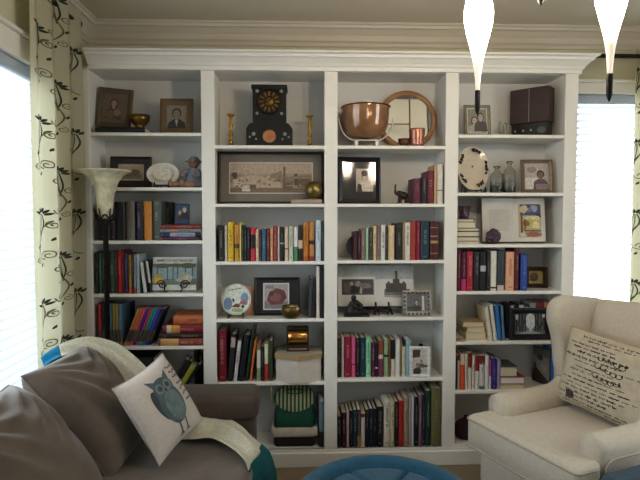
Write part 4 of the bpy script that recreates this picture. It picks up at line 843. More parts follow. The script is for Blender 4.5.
# fourth shelf: open photo book on easel
z = SZ[2][3]
def open_book(label, xl, xm, xr, ytl, zb, Y, left, right, lean, easel, curl=.02, group=None):
    pl, pm, prr = at(xl, ytl, Y), at(xm, ytl, Y), at(xr, ytl, Y); h = (pl.z-zb)/math.cos(lean); wl = pm.x-pl.x; wr = prr.x-pm.x
    r = thing('open_book', label, 'book', (pm.x, Y, zb+.0), (-lean, 0, 0))
    def cv(u): return -curl*math.sin(PI*min(1, u*1.15))*.9+.012*(1-u)**3
    for nm, q, wd, fn in (('left_page', -1, wl, left), ('right_page', 1, wr, right)):
        m = MB(); m.grid(lambda u, v: (q*wd*u, cv(u), h*v+.004), 14, 2); m.grid(lambda u, v: (q*wd*u, cv(u)+.009*(1-.5*u), h*v+.004), 14, 2)
        m.build(nm, mat('#cfcac2', .6, var=.04, scale=12), r)
        mats = []; mm = MB(); lay = [0]
        def rect(a, b, c_, d, col, q=q, wd=wd, mm=mm, mats=mats, lay=lay):
            mt = mat(col, .5, var=.14, scale=40)
            if mt not in mats: mats.append(mt)
            lay[0] += 1; e = .0006*lay[0]
            mm.grid(lambda u, v: ((a+(b-a)*u)*wd-(wd if q < 0 else 0), cv(abs((a+(b-a)*u)-(1 if q < 0 else 0)))-e, h*(c_+(d-c_)*v)+.004), 10, 1, mats.index(mt))
        def blob(cx, cz, rx, rz, col, seed=1, q=q, wd=wd, mm=mm, mats=mats, lay=lay):
            mt = mat(col, .5, var=.14, scale=40)
            if mt not in mats: mats.append(mt)
            lay[0] += 1; e = .0006*lay[0]; rn = random.Random(seed*31+lay[0]); n = 22; ks = [rn.uniform(.72, 1.15) for _ in range(n)]; vs = []
            for i in range(-1, n):
                a = cx if i < 0 else cx+rx*ks[i]*math.cos(2*PI*i/n); b_ = cz if i < 0 else cz+rz*ks[i]*math.sin(2*PI*i/n)
                vs.append((a*wd-(wd if q < 0 else 0), cv(abs(a-(1 if q < 0 else 0)))-e, h*b_+.004))
            mm.add(vs, [(0, 1+i, 1+(i+1) % n) for i in range(n)], mats.index(mt))
        rect.blob = blob
        fn(rect); mm.build('page_print', mats, r)
    m = MB(); m.box((-wl/2, .014, h/2), (wl, .004, h+.006), bev=.001, seg=1); m.box((wr/2, .014, h/2), (wr, .004, h+.006), bev=.001, seg=1); m.build('cover', mat('#3a3734', .6), r)
    if easel: easel(r, wl, wr, h)
    return r
def ea(r, wl, wr, h):
    m = MB()
    for x in (-.005, .075): m.tube([(x-.012, -.035, -.046), (x, -.04, -.005), (x+.0, -.022, .028)], [.007, .007, .006], 8); m.tube([(x, -.04, -.01), (x, .03, -.006)], .005, 8); m.tube([(x+.012, .0, -.012), (x+.022, -.03, -.046)], .006, 8)
    m.tube([(-.09, -.012, -.008), (.09, -.012, -.008)], .0075, 8); m.build('easel', IRON, r)
def lp(rect):
    B = rect.blob
    rect(0, 1, .72, 1, '#a9a8a4'); rect(.1, .95, .28, .66, '#4a4340'); B(.24, .45, .12, .15, '#5f5753', 2); B(.45, .42, .13, .13, '#1d1c1d', 3); B(.52, .54, .09, .07, '#8d8680', 4); B(.72, .5, .16, .07, '#77706b', 5); B(.8, .38, .12, .07, '#393433', 6); B(.6, .38, .04, .09, '#a59d97', 7); B(.36, .55, .05, .05, '#a09890', 8)
def rp_(rect):
    rect(0, 1, .66, 1, '#a5a5a2'); rect(.22, .9, .24, .42, '#77716c'); rect(.26, .8, .34, .56, '#4a4644'); rect(.44, .62, .56, .66, '#4d4846'); rect(.5, .57, .66, .86, '#55514f'); rect(.3, .36, .5, .6, '#55504d'); rect(.7, .76, .5, .6, '#55504d'); rect(.22, .9, .22, .27, '#a5a09a')
open_book('open photo book with cathedral picture, propped on black easel', 338.2, 376.2, 414.5, 266.8, z+.048, .1, lp, rp_, .16, ea)
c = at(357, 316, .03); r = thing('carved_statuette', 'dark carved statuette before the open photo book', 'figurine', (c.x, .035, z+.0005)); BL2 = mat('#1b1716', .55, var=.2, bump=.4, bscale=60)
m = MB(); m.box((0, .015, .006), (.155, .05, .012), bev=.004)
m.lathe([(.001, .01), (.062, .01), (.058, .03), (.046, .06), (.034, .082), (.022, .095), (.014, .1)], 20, c=(-.012, .015, 0), sy=.5, cap=False)
m.ell((-.018, .012, .112), (.017, .015, .018)); m.tube(smooth_path([(-.03, .0, .088), (-.01, -.015, .06), (.025, -.01, .05)]), .011, 8); m.tube(smooth_path([(.005, 0, .085), (.028, -.01, .065), (.02, -.016, .045)]), .011, 8); m.ell((.045, .012, .028), (.025, .018, .02))
m.build('carved_body', BL2, r)
def d_spot(r, w, h, bw, t):
    m = MB()
    for i in range(7):
        for zz in (bw*.5, h-bw*.5): m.ell((-w/2+bw*.5+(w-bw)*i/6, -t, zz), (.006, .004, .006), n=8, k=4)
    for i in range(1, 5):
        for x in (-w/2+bw*.5, w/2-bw*.5): m.ell((x, -t, bw*.5+(h-bw)*i/5), (.006, .004, .006), n=8, k=4)
    m.build('dark_studs', mat('#1c1a1a', .4), r)
def d_small(p): p.rect(0, 1, 0, 1, '#6d6d6e'); p.rect(.78, .9, .05, .95, '#c9c9c9'); p.person(.5, .55, .1, '#2a2828', '#a8a4a0', '#4a4a4c'); p.rect(0, .3, 0, .3, '#55565a')
frame('framed_picture', 'small silver frame studded with dark dots, third bay', 'picture frame', (403, 431.5, 291.5), z, .03, '#8d8a84', d_small, bw=.028, t=.012, lean=.12, metal=.5, decor=d_spot)
# fifth shelf: white frame
z = SZ[2][4]
def d_kids(p): p.rect(0, 1, 0, 1, '#c4c0ba'); p.poly([(0, 1), (.55, 1), (.5, .7), (0, .66)], '#4a4038'); p.person(.35, .35, .1, '#332a26', '#a8907c', '#4d443f'); p.person(.6, .5, .08, '#3a302a', '#b8a08c', '#6a605a'); p.rect(.68, 1, .28, .38, '#5a5048'); p.rect(.05, .5, 0, .2, '#3f3834')
frame('framed_photo', 'white photo frame leaning before the pale blue book', 'picture frame', (410, 431, 347.5), z, .008, '#d6d4d2', d_kids, bw=.02, t=.012, lean=.06, yaw=-.06, strut=False)
c = at(419, 344, .12); o = MB().lathe([(.001, 0), (.02, 0), (.02, .01), (.007, .02), (.006, c.z-z-.022), (.014, c.z-z-.012), (.012, c.z-z), (.001, c.z-z+.003)], 14, cap=False).build('dark_finial', IRON); o.location = (c.x+.012, .12, z+.0005); tag(o, 'dark knobbed finial peeking above the white photo frame', 'ornament')
# ------------------------------------------------------------------ right bay
z = SZ[3][0]
def d_pair(p): p.rect(0, 1, 0, 1, '#8d8a80'); p.person(.36, .5, .15, '#5a4c42', '#c4b5a8', '#b0aaa2', True); p.person(.68, .66, .15, '#3a3230', '#b8a89a', '#4a4a4c')
frame('framed_picture', 'pewter frame with photo of a couple, right bay top shelf', 'picture frame', (465.3, 492, 104.5), z, .09, '#8d8473', d_pair, bw=.018, mat_w=.006, lean=.12, metal=.3, yaw=.04)
c = at(504, 133, .08); CG = glass_mat('clear_glass', '#dfe4de', .12, .05)
r = thing('glass_ornament', 'clear crystal cluster ornament left of the brown box', 'ornament', (c.x, .08, z+.0005))
m = MB(); m.lathe([(.001, 0), (.03, 0), (.034, .012), (.02, .02), (.001, .021)], 16, cap=False)
for i in range(7):
    a = i*.9; hh = .05+.035*((i*37) % 10)/10; X = Matrix.Translation((.016*math.cos(a), .014*math.sin(a), .015)) @ Matrix.Rotation(.25*math.cos(a), 4, 'Y') @ Matrix.Rotation(-.2*math.sin(a), 4, 'X'); m.lathe([(.001, 0), (.011, .004), (.012, hh*.8), (.001, hh)], 6, X=X, smooth=False, cap=False)
m.build('crystal', mat('#c4c2b4', .15, trans=.5, var=.2, coat=.5), r)
# brown wooden box, turned to the left
BRN = mat('#3d2824', .5, var=.15, scale=12, stretch=(1, 1, 6)); z = SZ[3][0]
pL, pR = at(510, 100, .185), at(549, 100, .02)
yaw = math.atan2(pR.y-pL.y, pR.x-pL.x); w = (pR-pL).xy.length; mid = (pL+pR)/2
hT = at(530, 86.5, .06).z-z; hB = at(530, 122, .06).z-z
r = thing('wooden_chest', 'dark brown wooden cabinet box standing turned, right bay top shelf', 'box', (mid.x, mid.y, z+.001), (0, 0, yaw))
m = MB(); m.box((0, .048, (hT+hB)/2), (w, .096, hT-hB), bev=.004, seg=1); m.build('chest_body', BRN, r)
m = MB(); m.box((0, -.0015, (hT+hB)/2), (.004, .003, hT-hB-.01)); m.build('door_seam', mat('#8a7a76', .4), r)
m = MB(); m.box((-.0, .048, hB/2), (w*.93, .085, hB), bev=.003, seg=1); m.build('base', mat('#1f1716', .5), r)
m = MB()
for x in (-.085, -.035, .012): m.ell((x, .006, hB*.5), (.007, .004, .007), n=10, k=6)
m.build('silver_knob', SIL, r)
m = MB(); m.ell((.075, .004, hB*.45), (.028, .003, hB*.26), n=20, k=8); m.build('oval_plaque', mat('#565c52', .4, .4), r)
m = MB(); random.seed(3)
m.tube(smooth_path([(-.07+.006*i, -.0012, (hT+hB)/2+.01*math.sin(i*1.7)+.006*math.sin(i*.9)) for i in range(24)], 4), .0011, 5); m.build('emblem', mat('#5a4440', .5), r)
# second shelf
z = SZ[3][1]
def mk_motif(angs, c=False):
    def f(e):
        rnd = random.Random(angs[0])
        for a in angs:
            t = math.radians(a); cu, cv_ = .5+.41*math.cos(t), .5+.41*math.sin(t)
            for i in range(3): e.ell(cu+rnd.uniform(-.03, .03), cv_+rnd.uniform(-.03, .03), rnd.uniform(.025, .045), rnd.uniform(.018, .035), '#2a2420', 9)
        if c: e.ell(.47, .53, .03, .022, '#4a4038', 10)
    return f
d_motif = [mk_motif(q) for q in ((60, 70, 80, 90), (-16, -4, 8, 20), (-50, -62, -74), (140, 152, 164), (205, 216, 228))]+[lambda e: e.ell(.47, .53, .03, .022, '#4a4038', 10)]
plate('spotted_plate', 'large cream plate with black motifs around its rim', 474, 168, 16.5, 23.2, .1, z, mat('#cfc2ae', .35, var=.05, coat=.3), d_motif, IRON, standw=.6)
BG = glass_mat('bottle_glass', '#e4e6de', .1, .04)
for px, yt, hw, lab, Yb in ((496.8, 166.5, 6.6, 'shorter clear glass bottle with wide shoulders, beside spotted plate', .07), (509.7, 161.5, 6.3, 'taller slim clear glass bottle, right of the shorter bottle', .06)):
    c = at(px, yt, Yb); k = (Yb-CAM.y)/F; h = c.z-z; R = hw*k
    r = thing('glass_bottle', lab, 'bottle', (c.x, Yb, z+.0005), group='clear bottles beside the spotted plate')
    m = MB(); m.lathe([(.001, 0), (R*.95, 0), (R, .005), (R, h*.58), (R*.9, h*.7), (R*.45, h*.8), (R*.34, h*.84), (R*.34, h*.93), (R*.5, h*.94), (R*.5, h), (R*.36, h), (R*.28, h*.84), (R*.4, h*.78), (R*.84, h*.68), (R*.93, h*.56), (R*.92, .008), (.001, .007)], 24, cap=False); m.build('bottle_glass', mat('#eeede6', .05, trans=.96, var=.03), r)
    m = MB(); m.lathe([(.001, .009), (R*.9, .009), (R*.9, h*.22 if hw > 6.5 else h*.02+.009), (.001, h*.22 if hw > 6.5 else h*.02+.009)], 20, cap=False); m.build('sand_filling', mat('#cfc0a0', .9), r)
def d_group(p): p.rect(0, 1, 0, 1, '#b8b0a8'); p.rect(0, .55, 0, .45, '#d2ccc4'); p.person(.66, .55, .13, '#2d2324', '#7d5c50', '#5a4a58'); p.ell(.3, .75, .2, .12, '#9a8a80'); p.rect(.45, 1, 0, .2, '#8d7a78')
frame('framed_picture', 'brown silver frame turned slightly, right of the glass bottles', 'picture frame', (523.5, 554, 159.5), z, .08, '#756656', d_group, bw=.022, mat_w=.0, lean=.16, yaw=-.1, metal=.2)
# third shelf
z = SZ[3][2]
zt = max(0, 0)
top = max(o.location.z for o in bpy.data.objects if o.get('label', '').startswith('small dark covered book lying'))+.021
c = at(464.5, 206, .07); k = (.07-CAM.y)/F; h = c.z-top
PUR = mat('#5d4152', .15, trans=.35, var=.2)
o = MB().lathe([(.001, 0), (.68, 0), (.72, .06), (.98, 1), (.9, 1), (.66, .12), (.001, .1)], 20, cap=False); o.v = [(x*6.3*k, y*6.3*k, zz*h) for x, y, zz in o.v]; o = o.build('purple_glass', PUR); o.location = (c.x, .075, top+.001); tag(o, 'smoky purple glass votive on top of the lying books', 'candle holder')
def lt(rect):
    for i in range(11): rect(.2, .84, .26+.045*i, .275+.045*i, '#b5aca4')
def rt(rect):
    B = rect.blob
    rect(.14, .86, .1, .86, '#b5a887'); rect(.2, .86, .6, .86, '#4f5368'); B(.62, .76, .14, .08, '#9a9cac', 2); B(.42, .72, .16, .06, '#77798c', 3); B(.3, .74, .14, .09, '#c4b492', 4); B(.76, .58, .1, .06, '#2c3346', 5); B(.58, .53, .24, .07, '#d6cba4', 6); B(.55, .4, .28, .13, '#c2b26a', 7); B(.68, .38, .14, .08, '#d8cf98', 8); B(.36, .42, .1, .09, '#8a6844', 9)
    rect(.2, .25, .2, .62, '#6d4a34'); rect(.3, .33, .24, .5, '#5f4030'); B(.58, .16, .28, .06, '#a0644c', 10); rect(.32, .84, .235, .255, '#3f3028'); B(.25, .15, .1, .07, '#cfc2ac', 11)
open_book('open art book with colourful painting on its right page', 483.5, 515.5, 546.8, 198.8, z+.007, .09, lt, rt, .12, None, curl=.012)
c = at(493.5, 243, .045); bm = bmesh.new(); bmesh.ops.create_icosphere(bm, subdivisions=3, radius=1); rnd = random.Random(4)
from mathutils import noise as nz_
for v in bm.verts: d = 1+.35*nz_.noise(v.co*2.2)+.12*nz_.noise(v.co*6); v.co = Vector((v.co.x*.042*d, v.co.y*.028*d, max(-.0, (v.co.z*.5+.46)*.098*(.85+.15*d))))
m = MB(); m.add([v.co[:] for v in bm.verts], [[v.index for v in f.verts] for f in bm.faces]); bm.free()
o = m.build('amethyst', mat('#4a3646', .35, var=.4, scale=60, bump=.6, bscale=90)); o.location = (c.x, .045, z+.0005); tag(o, 'rough purple amethyst rock before the open art book', 'rock')
c = at(488, 243, .03); o = MB(); o.ell((0, 0, .016), (.016, .014, .016)); o = o.build('small_stone', mat('#241a1e', .3)); o.location = (c.x, .012, z+.0005); tag(o, 'small dark round stone at the foot of the amethyst', 'rock')
# fourth shelf: small brown framed clock-like picture
z = SZ[3][3]
def d_old(p): p.rect(0, 1, 0, 1, '#b8a468'); p.ell(.4, .5, .3, .34, '#5d4632'); p.rect(.1, .6, .2, .36, '#4a3828'); p.ell(.35, .68, .18, .14, '#6a503a')
frame('framed_picture', 'small brown frame with sepia picture, right of the blue book', 'picture frame', (527.5, 549, 267.5), z, .12, '#3f2a1e', d_old, bw=.024, t=.04, lean=.04, yaw=-.12, strut=False)
# fifth shelf: black framed forest photo
z = SZ[3][4]
def d_forest(p):
    p.rect(0, 1, 0, 1, '#77797e'); p.ell(.52, .62, .17, .38, '#d5d8dc'); p.poly([(.46, 0), (.58, 0), (.55, .6), (.5, .6)], '#c9ccd0'); p.poly([(.1, 0), (.95, 0), (.6, .14), (.4, .14)], '#a5a8ac')
    for u, a in ((.06, .03), (.16, .025), (.25, .035), (.35, .02), (.68, .025), (.76, .03), (.86, .02), (.95, .03)): p.rect(u-a, u+a, .12, 1, '#26272a')
    for u, v in ((.12, .5), (.3, .6), (.72, .55), (.9, .5), (.8, .35), (.22, .3)): p.ell(u, v, .07, .12, '#3a3b3f')
    p.rect(.03, .1, .7, .95, '#d0d2d6'); p.rect(.9, .98, .8, .96, '#d8dade')
fr = frame('framed_picture', 'black frame with black and white forest path photo', 'picture frame', (510.5, 552.5, 309), z, .025, '#15151c', d_forest, bw=.035, mat_w=.0, lean=.08, rough=.3, strut=False)
c = at(460, 341, .03); o = MB().lathe([(.001, 0), (.026, 0), (.028, .004), (.026, .009), (.001, .009)], 24, cap=False).build('wooden_coaster', mat('#a58a66', .6, var=.2)); o.location = (c.x+.005, .03, z+.0005); tag(o, 'small round tan wooden disc left of the lying books', 'coaster')
# sixth shelf: dark album and blue book by the armchair
z = SZ[3][5]; Y = .05
p0, p1 = at(533, 347.5, .2), at(549.8, 347.5, .06); yaw = math.atan2(p1.y-p0.y, p1.x-p0.x); w = (p1-p0).xy.length; h = min(at(540, 349, .1).z-z, SZ[3][4]-ST-z-.008)
r = thing('landscape_canvas', 'unframed grey landscape picture standing turned beside the armchair', 'picture', ((p0.x+p1.x)/2, (p0.y+p1.y)/2, z+.001), (0, 0, yaw))
m = MB(); m.box((0, .008, h/2), (w, .014, h), bev=.001, seg=1); m.build('canvas', mat('#55504a', .8), r)
pc = Pic(w, h); pc.rect(0, 1, 0, 1, '#7d766a'); pc.rect(0, 1, .75, 1, '#5d5a52'); pc.ell(.45, .72, .18, .08, '#3d3a36'); pc.poly([(0, .35), (.2, .42), (.5, .3), (1, .12), (1, 0), (0, 0)], '#2d2826'); pc.poly([(.05, .5), (.2, .56), (.25, .4), (.05, .4)], '#3d3733'); pc.ell(.7, .45, .2, .1, '#8d8678')
o = pc.mb.build('picture', pc.mats, r, recalc=False); o.location = (0, -.0004, 0)
row(3, 5, [(554.4, 558.2, 349.5, '#3a72b5', 'blue', {'z': [(0, 1, '#b8c8d8'), ], 'tcol': '#2f62a5', 'label': 'pale blue book at the shelf end half hidden by the armchair', 'Y': .02})], d=.16)
# bottom shelf: dark bag
z = SZ[3][6] if len(SZ[3]) > 6 else BOT[3]
c = at(462, 440, .1); r = thing('drawstring_bag', 'dark burgundy fabric bag on the bottom shelf behind the armchair', 'bag', (c.x+.03, .11, BOT[3]+.001)); r.scale = (.85, .85, .8)
m = MB(); m.grid(lambda u, v: ((.1+.008*math.sin(u*2*PI*9)*v)*[.72, .95, 1, .92, .7, .4, .16, .2][min(7, int(v*7.01))]*math.cos(2*PI*u), (.085+.006*math.sin(u*2*PI*9)*v)*[.72, .95, 1, .92, .7, .4, .16, .2][min(7, int(v*7.01))]*math.sin(2*PI*u), [.0, .02, .05, .09, .12, .14, .15, .17][min(7, int(v*7.01))]), 54, 7, wrap=True); m.build('bag_body', mat('#3a1424', .9, var=.2, bump=.3), r)
m = MB(); m.tube([(.022*math.cos(2*PI*i/16), .019*math.sin(2*PI*i/16), .15) for i in range(16)], .004, 6, closed=True); m.build('drawstring', mat('#241018', .8), r)
# ------------------------------------------------------------------ soft furniture
def cushion(w, h, t, sag=.0, pinch=.06, n=22, pw=.55):
    """pillow standing in XZ, centred, thickness along Y; front faces -Y.  -> MB, surface function"""
    def surf(u, v, s=-1, lift=0.):
        a, b = 2*u-1, 2*v-1
        k = 1-pinch*(1-abs(a)**2)*(abs(b)**3)      # sides bow in between the corners
        k2 = 1-pinch*(1-abs(b)**2)*(abs(a)**3)
        th = max(0., (1-abs(a)**2.6))**pw*max(0., (1-abs(b)**2.6))**pw
        z = b*h/2*k
        if sag: z -= sag*(1-a*a)*(b+1)/2
        return (a*w/2*k2, s*(t/2*th+lift), z)
    m = MB()
    m.grid(lambda u, v: surf(u, v, -1), n, n); m.grid(lambda u, v: surf(u, v, 1), n, n)
    return m, surf
def piping(surf, r, n=20):
    pts = [surf(i/n, 0) for i in range(n)]+[surf(1, i/n) for i in range(n)]+[surf(1-i/n, 1) for i in range(n)]+[surf(0, 1-i/n) for i in range(n)]
    return MB().tube(pts, r, 6, closed=True)
def rbox(m, c, d, r, mi=0, seg=4): return m.box(c, d, mi, bev=r, seg=seg)
# ---- sofa along the left wall
SF = mat('#63564a', .75, var=.16, scale=14, sheen=.3, bump=.3, bscale=9); SFD = mat('#4d4037', .8, var=.12, scale=14, sheen=.1, bump=.1, bscale=300)
sx0 = .0; sofa = thing('sofa', 'brown velvety sofa with loose back cushions along the left window', 'sofa', (sx0, -.30, 0))
YL = -2.15                                       # sofa runs from y=0 to YL in its own frame (X towards the room)
m = MB(); rbox(m, (.52, YL/2, .2), (.96, -YL-.04, .2), .03); m.build('seat_base', SFD, sofa)
m = MB(); rbox(m, (.055, YL/2, .42), (.11, -YL-.02, .66), .045); m.build('backrest', SF, sofa)
for y in (-.115, YL+.115):
    m = MB(); rbox(m, (.51, y, .30), (.95, .19, .48), .03); rbox(m, (.515, y, .555), (.985, .23, .14), .045, seg=5); m.build('arm', SFD, sofa)
for x in (.08, .92):
    for y in (-.1, YL+.1):
        m = MB(); m.lathe([(.03, .02), (.024, .0), (.032, .06), (.034, .11)], 14, c=(x, y, 0)); m.build('leg', mat('#2a1c14', .4), sofa)
for i in range(2):
    y0, y1 = (-.235, -.235-.85) if i == 0 else (-1.09, -1.935)
    m = MB(); rbox(m, (.585, (y0+y1)/2, .375), (.85, y0-y1-.008, .165), .06, seg=6)
    for q, v in enumerate(m.v):
        a = (v[0]-.585)/.425; b = (v[1]-(y0+y1)/2)/((y0-y1)/2); 
        if v[2] > .37: m.v[q] = (v[0], v[1], v[2]+.025*(1-a**4)*(1-b**4)+.004*math.sin(v[0]*22+v[1]*9))
    m.build('seat_cushion', SF, sofa)
def back_cushion(y, w, h, t, x, z, lean, yaw=0., roll=0.):
    m, sf = cushion(w, h, t, pinch=.05, n=64, pw=.42)
    for q, v in enumerate(m.v):                  # soft creases fanning from the top corners
        x_, y_, z_ = v; k = max(0, (z_/h+.5)); dx = x_-w*.5; dz_ = z_-h*.5; th_ = math.atan2(dz_, dx); rr_ = math.hypot(dx, dz_); e = .010*math.sin(th_*24+rr_*9+1.2*math.sin(rr_*17))*math.exp(-((rr_-.2)/.13)**2)+.009*math.sin(math.atan2(z_-h*.5, x_+w*.5)*22+rr_*7)*math.exp(-((math.hypot(x_+w*.5, z_-h*.5)-.22)/.15)**2)+.004*math.sin(x_*38+z_*14+2)*k
        m.v[q] = (x_, y_+e*(abs(y_)/(t/2)), z_)
    o = m.build('back_cushion', SF, sofa); o.location = (x, y, z); o.rotation_euler = Euler((-lean, roll, PI/2+yaw), 'XYZ')
    p = piping(sf, .004, 24).build('welt', SF, o)
    return o
BCU = [back_cushion(-.46, .50, .56, .27, .285, .66, .68, -.05), back_cushion(-1.08, .56, .56, .29, .275, .655, .68, .0), back_cushion(-1.64, .54, .56, .29, .275, .655, .68)]
# ---- owl pillow
LIN = mat('#cfc6be', .9, var=.05, scale=60, bump=.4, bscale=400)
r = thing('owl_pillow', 'square off-white pillow printed with a blue-grey owl, on the sofa', 'pillow', (.597, -.792, .675), (-.52, -.147, 1.25))
PS = .375
m, sf = cushion(PS, PS, .13, pinch=.07, n=26); m.build('pillow_cover', LIN, r)
piping(sf, .003).build('welt', mat('#bdb4aa', .9), r)
def on_pillow(sf, polys, mats, name, parent, base=.0012, sub=True):
    """flat print shapes (u,v polygons) laid on a pillow's front surface"""
    m = MB(); 
    for i, (pts, mi) in enumerate(polys):
        cu = sum(p[0] for p in pts)/len(pts); cv = sum(p[1] for p in pts)/len(pts); K = 5; lift = base+.0003*i if i < 12 else base+.0036
        vs = [sf(cu, cv, -1, lift)]; n = len(pts)
        for k in range(1, K+1): vs += [sf(cu+(u-cu)*k/K, cv+(v-cv)*k/K, -1, lift) for u, v in pts]
        fs = [(0, 1+i2, 1+(i2+1) % n) for i2 in range(n)]
        for k in range(K-1): fs += [(1+k*n+j, 1+(k+1)*n+j, 1+(k+1)*n+(j+1) % n, 1+k*n+(j+1) % n) for j in range(n)]
        m.add(vs, fs, mi, True)
    return m.build(name, mats, parent)
def el(u, v, a, b, n=24, r=0.): 
    return [(u+a*math.cos(2*PI*i/n)*math.cos(r)-b*math.sin(2*PI*i/n)*math.sin(r), v+a*math.cos(2*PI*i/n)*math.sin(r)+b*math.sin(2*PI*i/n)*math.cos(r)) for i in range(n)]
OW = [mat('#56666c', .9, var=.2), mat('#6f8083', .9, var=.2), mat('#414d53', .9), mat('#84918f', .9), mat('#77706c', .9)]
pol = [(el(.33, .52, .085, .2, r=.18), 2), (el(.5, .47, .2, .25), 0), (el(.5, .68, .175, .13), 0), ([(.34, .74), (.3, .86), (.42, .79)], 0), ([(.66, .74), (.7, .86), (.58, .79)], 0), (el(.52, .44, .145, .2), 1),
       (el(.43, .69, .064, .06), 3), (el(.575, .69, .064, .06), 3), (el(.43, .69, .046, .042), 0), (el(.575, .69, .046, .042), 0), (el(.435, .69, .022, .022, 12), 2), (el(.57, .69, .022, .022, 12), 2), ([(.48, .66), (.53, .66), (.505, .6)], 2)]
def stroke(pts, w=.012):
    out = []
    for i in range(len(pts)):
        a = Vector(pts[max(i-1, 0)]); b = Vector(pts[min(i+1, len(pts)-1)]); d = (b-a).normalized(); nrm = Vector((-d.y, d.x))*w/2; out.append((Vector(pts[i])+nrm, Vector(pts[i])-nrm))
    return [tuple(p[0]) for p in out]+[tuple(p[1]) for p in reversed(out)]
for q in (.45, .57): pol += [(stroke([(q, .24), (q+.005, .1)], .014), 2)]+[(stroke([(q+.005, .11), (q+.005+d, .075)], .012), 2) for d in (-.03, 0, .03)]
rnd = random.Random(8)
for i in range(7):
    u = .73; v = .85-i*.075
    while u < .94:
        L = rnd.uniform(.02, .06); pol.append((stroke([(u, v), (u+L*.5, v+.014*rnd.choice((-1, 1))), (u+L, v)], .024), 4)); u += L+.010
on_pillow(sf, pol, OW, 'owl_print', r)
# ---- knitted throw
def ribbon(path, widths, wdir, n=8, rib=.0, mi=0, t=.012, fold=.0, fr=5):
    """thick soft band swept along path; wdir = list of width direction vectors"""
    P = smooth_path(path, n); k = len(path); m = MB(); W = []; Dv = []
    for i in range(len(P)):
        f = i/n; a = min(int(f), k-2); u = f-a
        W.append(widths[a]*(1-u)+widths[a+1]*u); Dv.append((Vector(wdir[a])*(1-u)+Vector(wdir[a+1])*u).normalized())
    cols = 28; NN = []
    for i in range(len(P)):
        T = (P[min(i+1, len(P)-1)]-P[max(i-1, 0)]).normalized(); N = T.cross(Dv[i]); N.normalize(); NN.append(N)
    def pt(i, j, s):
        v = 2*j/cols-1; h = fold*math.sin((v+.2)*fr)*(1-.3*v*v)+rib*(abs(math.sin(j*PI/2+.6)))
        e = t*(1-v**6)
        return P[i]+Dv[i]*(W[i]/2*v)+NN[i]*(h+s*e/2)
    return P, pt, cols
def ribbon_mesh(path, widths, wdir, parts, parent, **kw):
    P, pt, cols = ribbon(path, widths, wdir, **kw); n = len(P)
    for name, f0, f1, mt in parts:
        i0, i1 = round(f0*(n-1)), round(f1*(n-1)); m = MB(); c1 = cols+1
        vs = [tuple(pt(i, j, 1)) for i in range(i0, i1+1) for j in range(c1)]+[tuple(pt(i, j, -1)) for i in range(i0, i1+1) for j in range(c1)]
        q = (i1-i0+1)*c1; fs = []
        for i in range(i1-i0):
            for j in range(cols):
                a = i*c1+j; fs.append((a, a+1, a+c1+1, a+c1)); fs.append((q+a, q+a+c1, q+a+c1+1, q+a+1))
            a = i*c1; fs.append((a, a+c1, q+a+c1, q+a)); a += cols; fs.append((a, q+a, q+a+c1, a+c1))
        for i in (0, i1-i0):
            for j in range(cols): a = i*c1+j; fs.append((a, q+a, q+a+1, a+1) if i == 0 else (a, a+1, q+a+1, q+a))
        m.add(vs, fs, 0, True); m.build(name, mt, parent)
KN = mat('#d3d0bc', .95, var=.12, scale=90, bump=.7, bscale=170); TQ = mat('#1f86b0', .9, var=.15, scale=90, bump=.6, bscale=170); TQ_SHADED = mat('#12585c', .95, var=.15, scale=90, bump=.6, bscale=170)  # last colour: the blue end again, shade over the seat front painted in
thr = thing('knit_throw', 'cream knitted throw with blue ends draped over sofa back and seat', 'throw', (0, 0, 0))
pA = [at(43, 363, -.72), at(54, 355, -.66), at(67, 349, -.60), at(86, 347, -.54), at(108, 355, -.50), at(126, 370, -.50), at(141, 386, -.50), at(157, 405, -.51), at(175, 424, -.55), at(196, 427, -.62), atz(216, 427, .495), atz(236, 437, .49), atz(249, 450, .468)]
wd = [(-.5, .85, .1), (-.5, .85, .1), (-.45, .85, .2), (-.1, .9, .4), (.3, .8, .45), (.45, .75, .45), (.5, .75, .4), (.4, .85, .3), (.2, .9, .3), (0, 1, .15), (0, 1, .05), (0, 1, 0), (0, 1, 0)]
y_ = pA[-1].y; pA += [Vector((1.03, y_-.0, .40)), Vector((1.052, y_, .31)), Vector((1.06, y_, .2))]; wd += [(.3, .9, 0), (.36, .9, 0), (.36, .9, 0)]
ww = [.14, .16, .17, .17, .17, .17, .17, .17, .2, .24, .27, .29, .28, .27, .27, .28]
ribbon_mesh(pA, ww, wd, [('blue_end', 0, .1, TQ), ('knit_body', .1, .835, KN), ('shaded_end', .835, 1, TQ_SHADED)], thr, rib=.006, t=.02, fold=.012)
# ---- wing armchair
CR_ = mat('#d2c8b8', .9, var=.05, scale=60, bump=.3, bscale=350, sheen=.1); WELT = mat('#b9ae9d', .9)
A_ = math.atan2(-.925, .38)
ch = thing('wing_armchair', 'cream upholstered wingback armchair by the right window', 'armchair', (2.10, -.455, 0), (0, 0, A_))
CW = .68
m = MB(); rbox(m, (CW/2, .43, .225), (CW-.06, .78, .19), .025); m.build('seat_frame', CR_, ch)
for x in (.08, CW-.08):
    for y in (.1, .76):
        m = MB(); m.add([(x+a*.018, y+b*.018, 0.0) for a, b in ((-1,-1),(1,-1),(1,1),(-1,1))]+[(x+a*.028, y+b*.028, .15) for a, b in ((-1,-1),(1,-1),(1,1),(-1,1))], [(3,2,1,0),(4,5,6,7),(0,1,5,4),(1,2,6,5),(2,3,7,6),(3,0,4,7)]); m.build('leg', mat('#2b1a12', .4), ch)
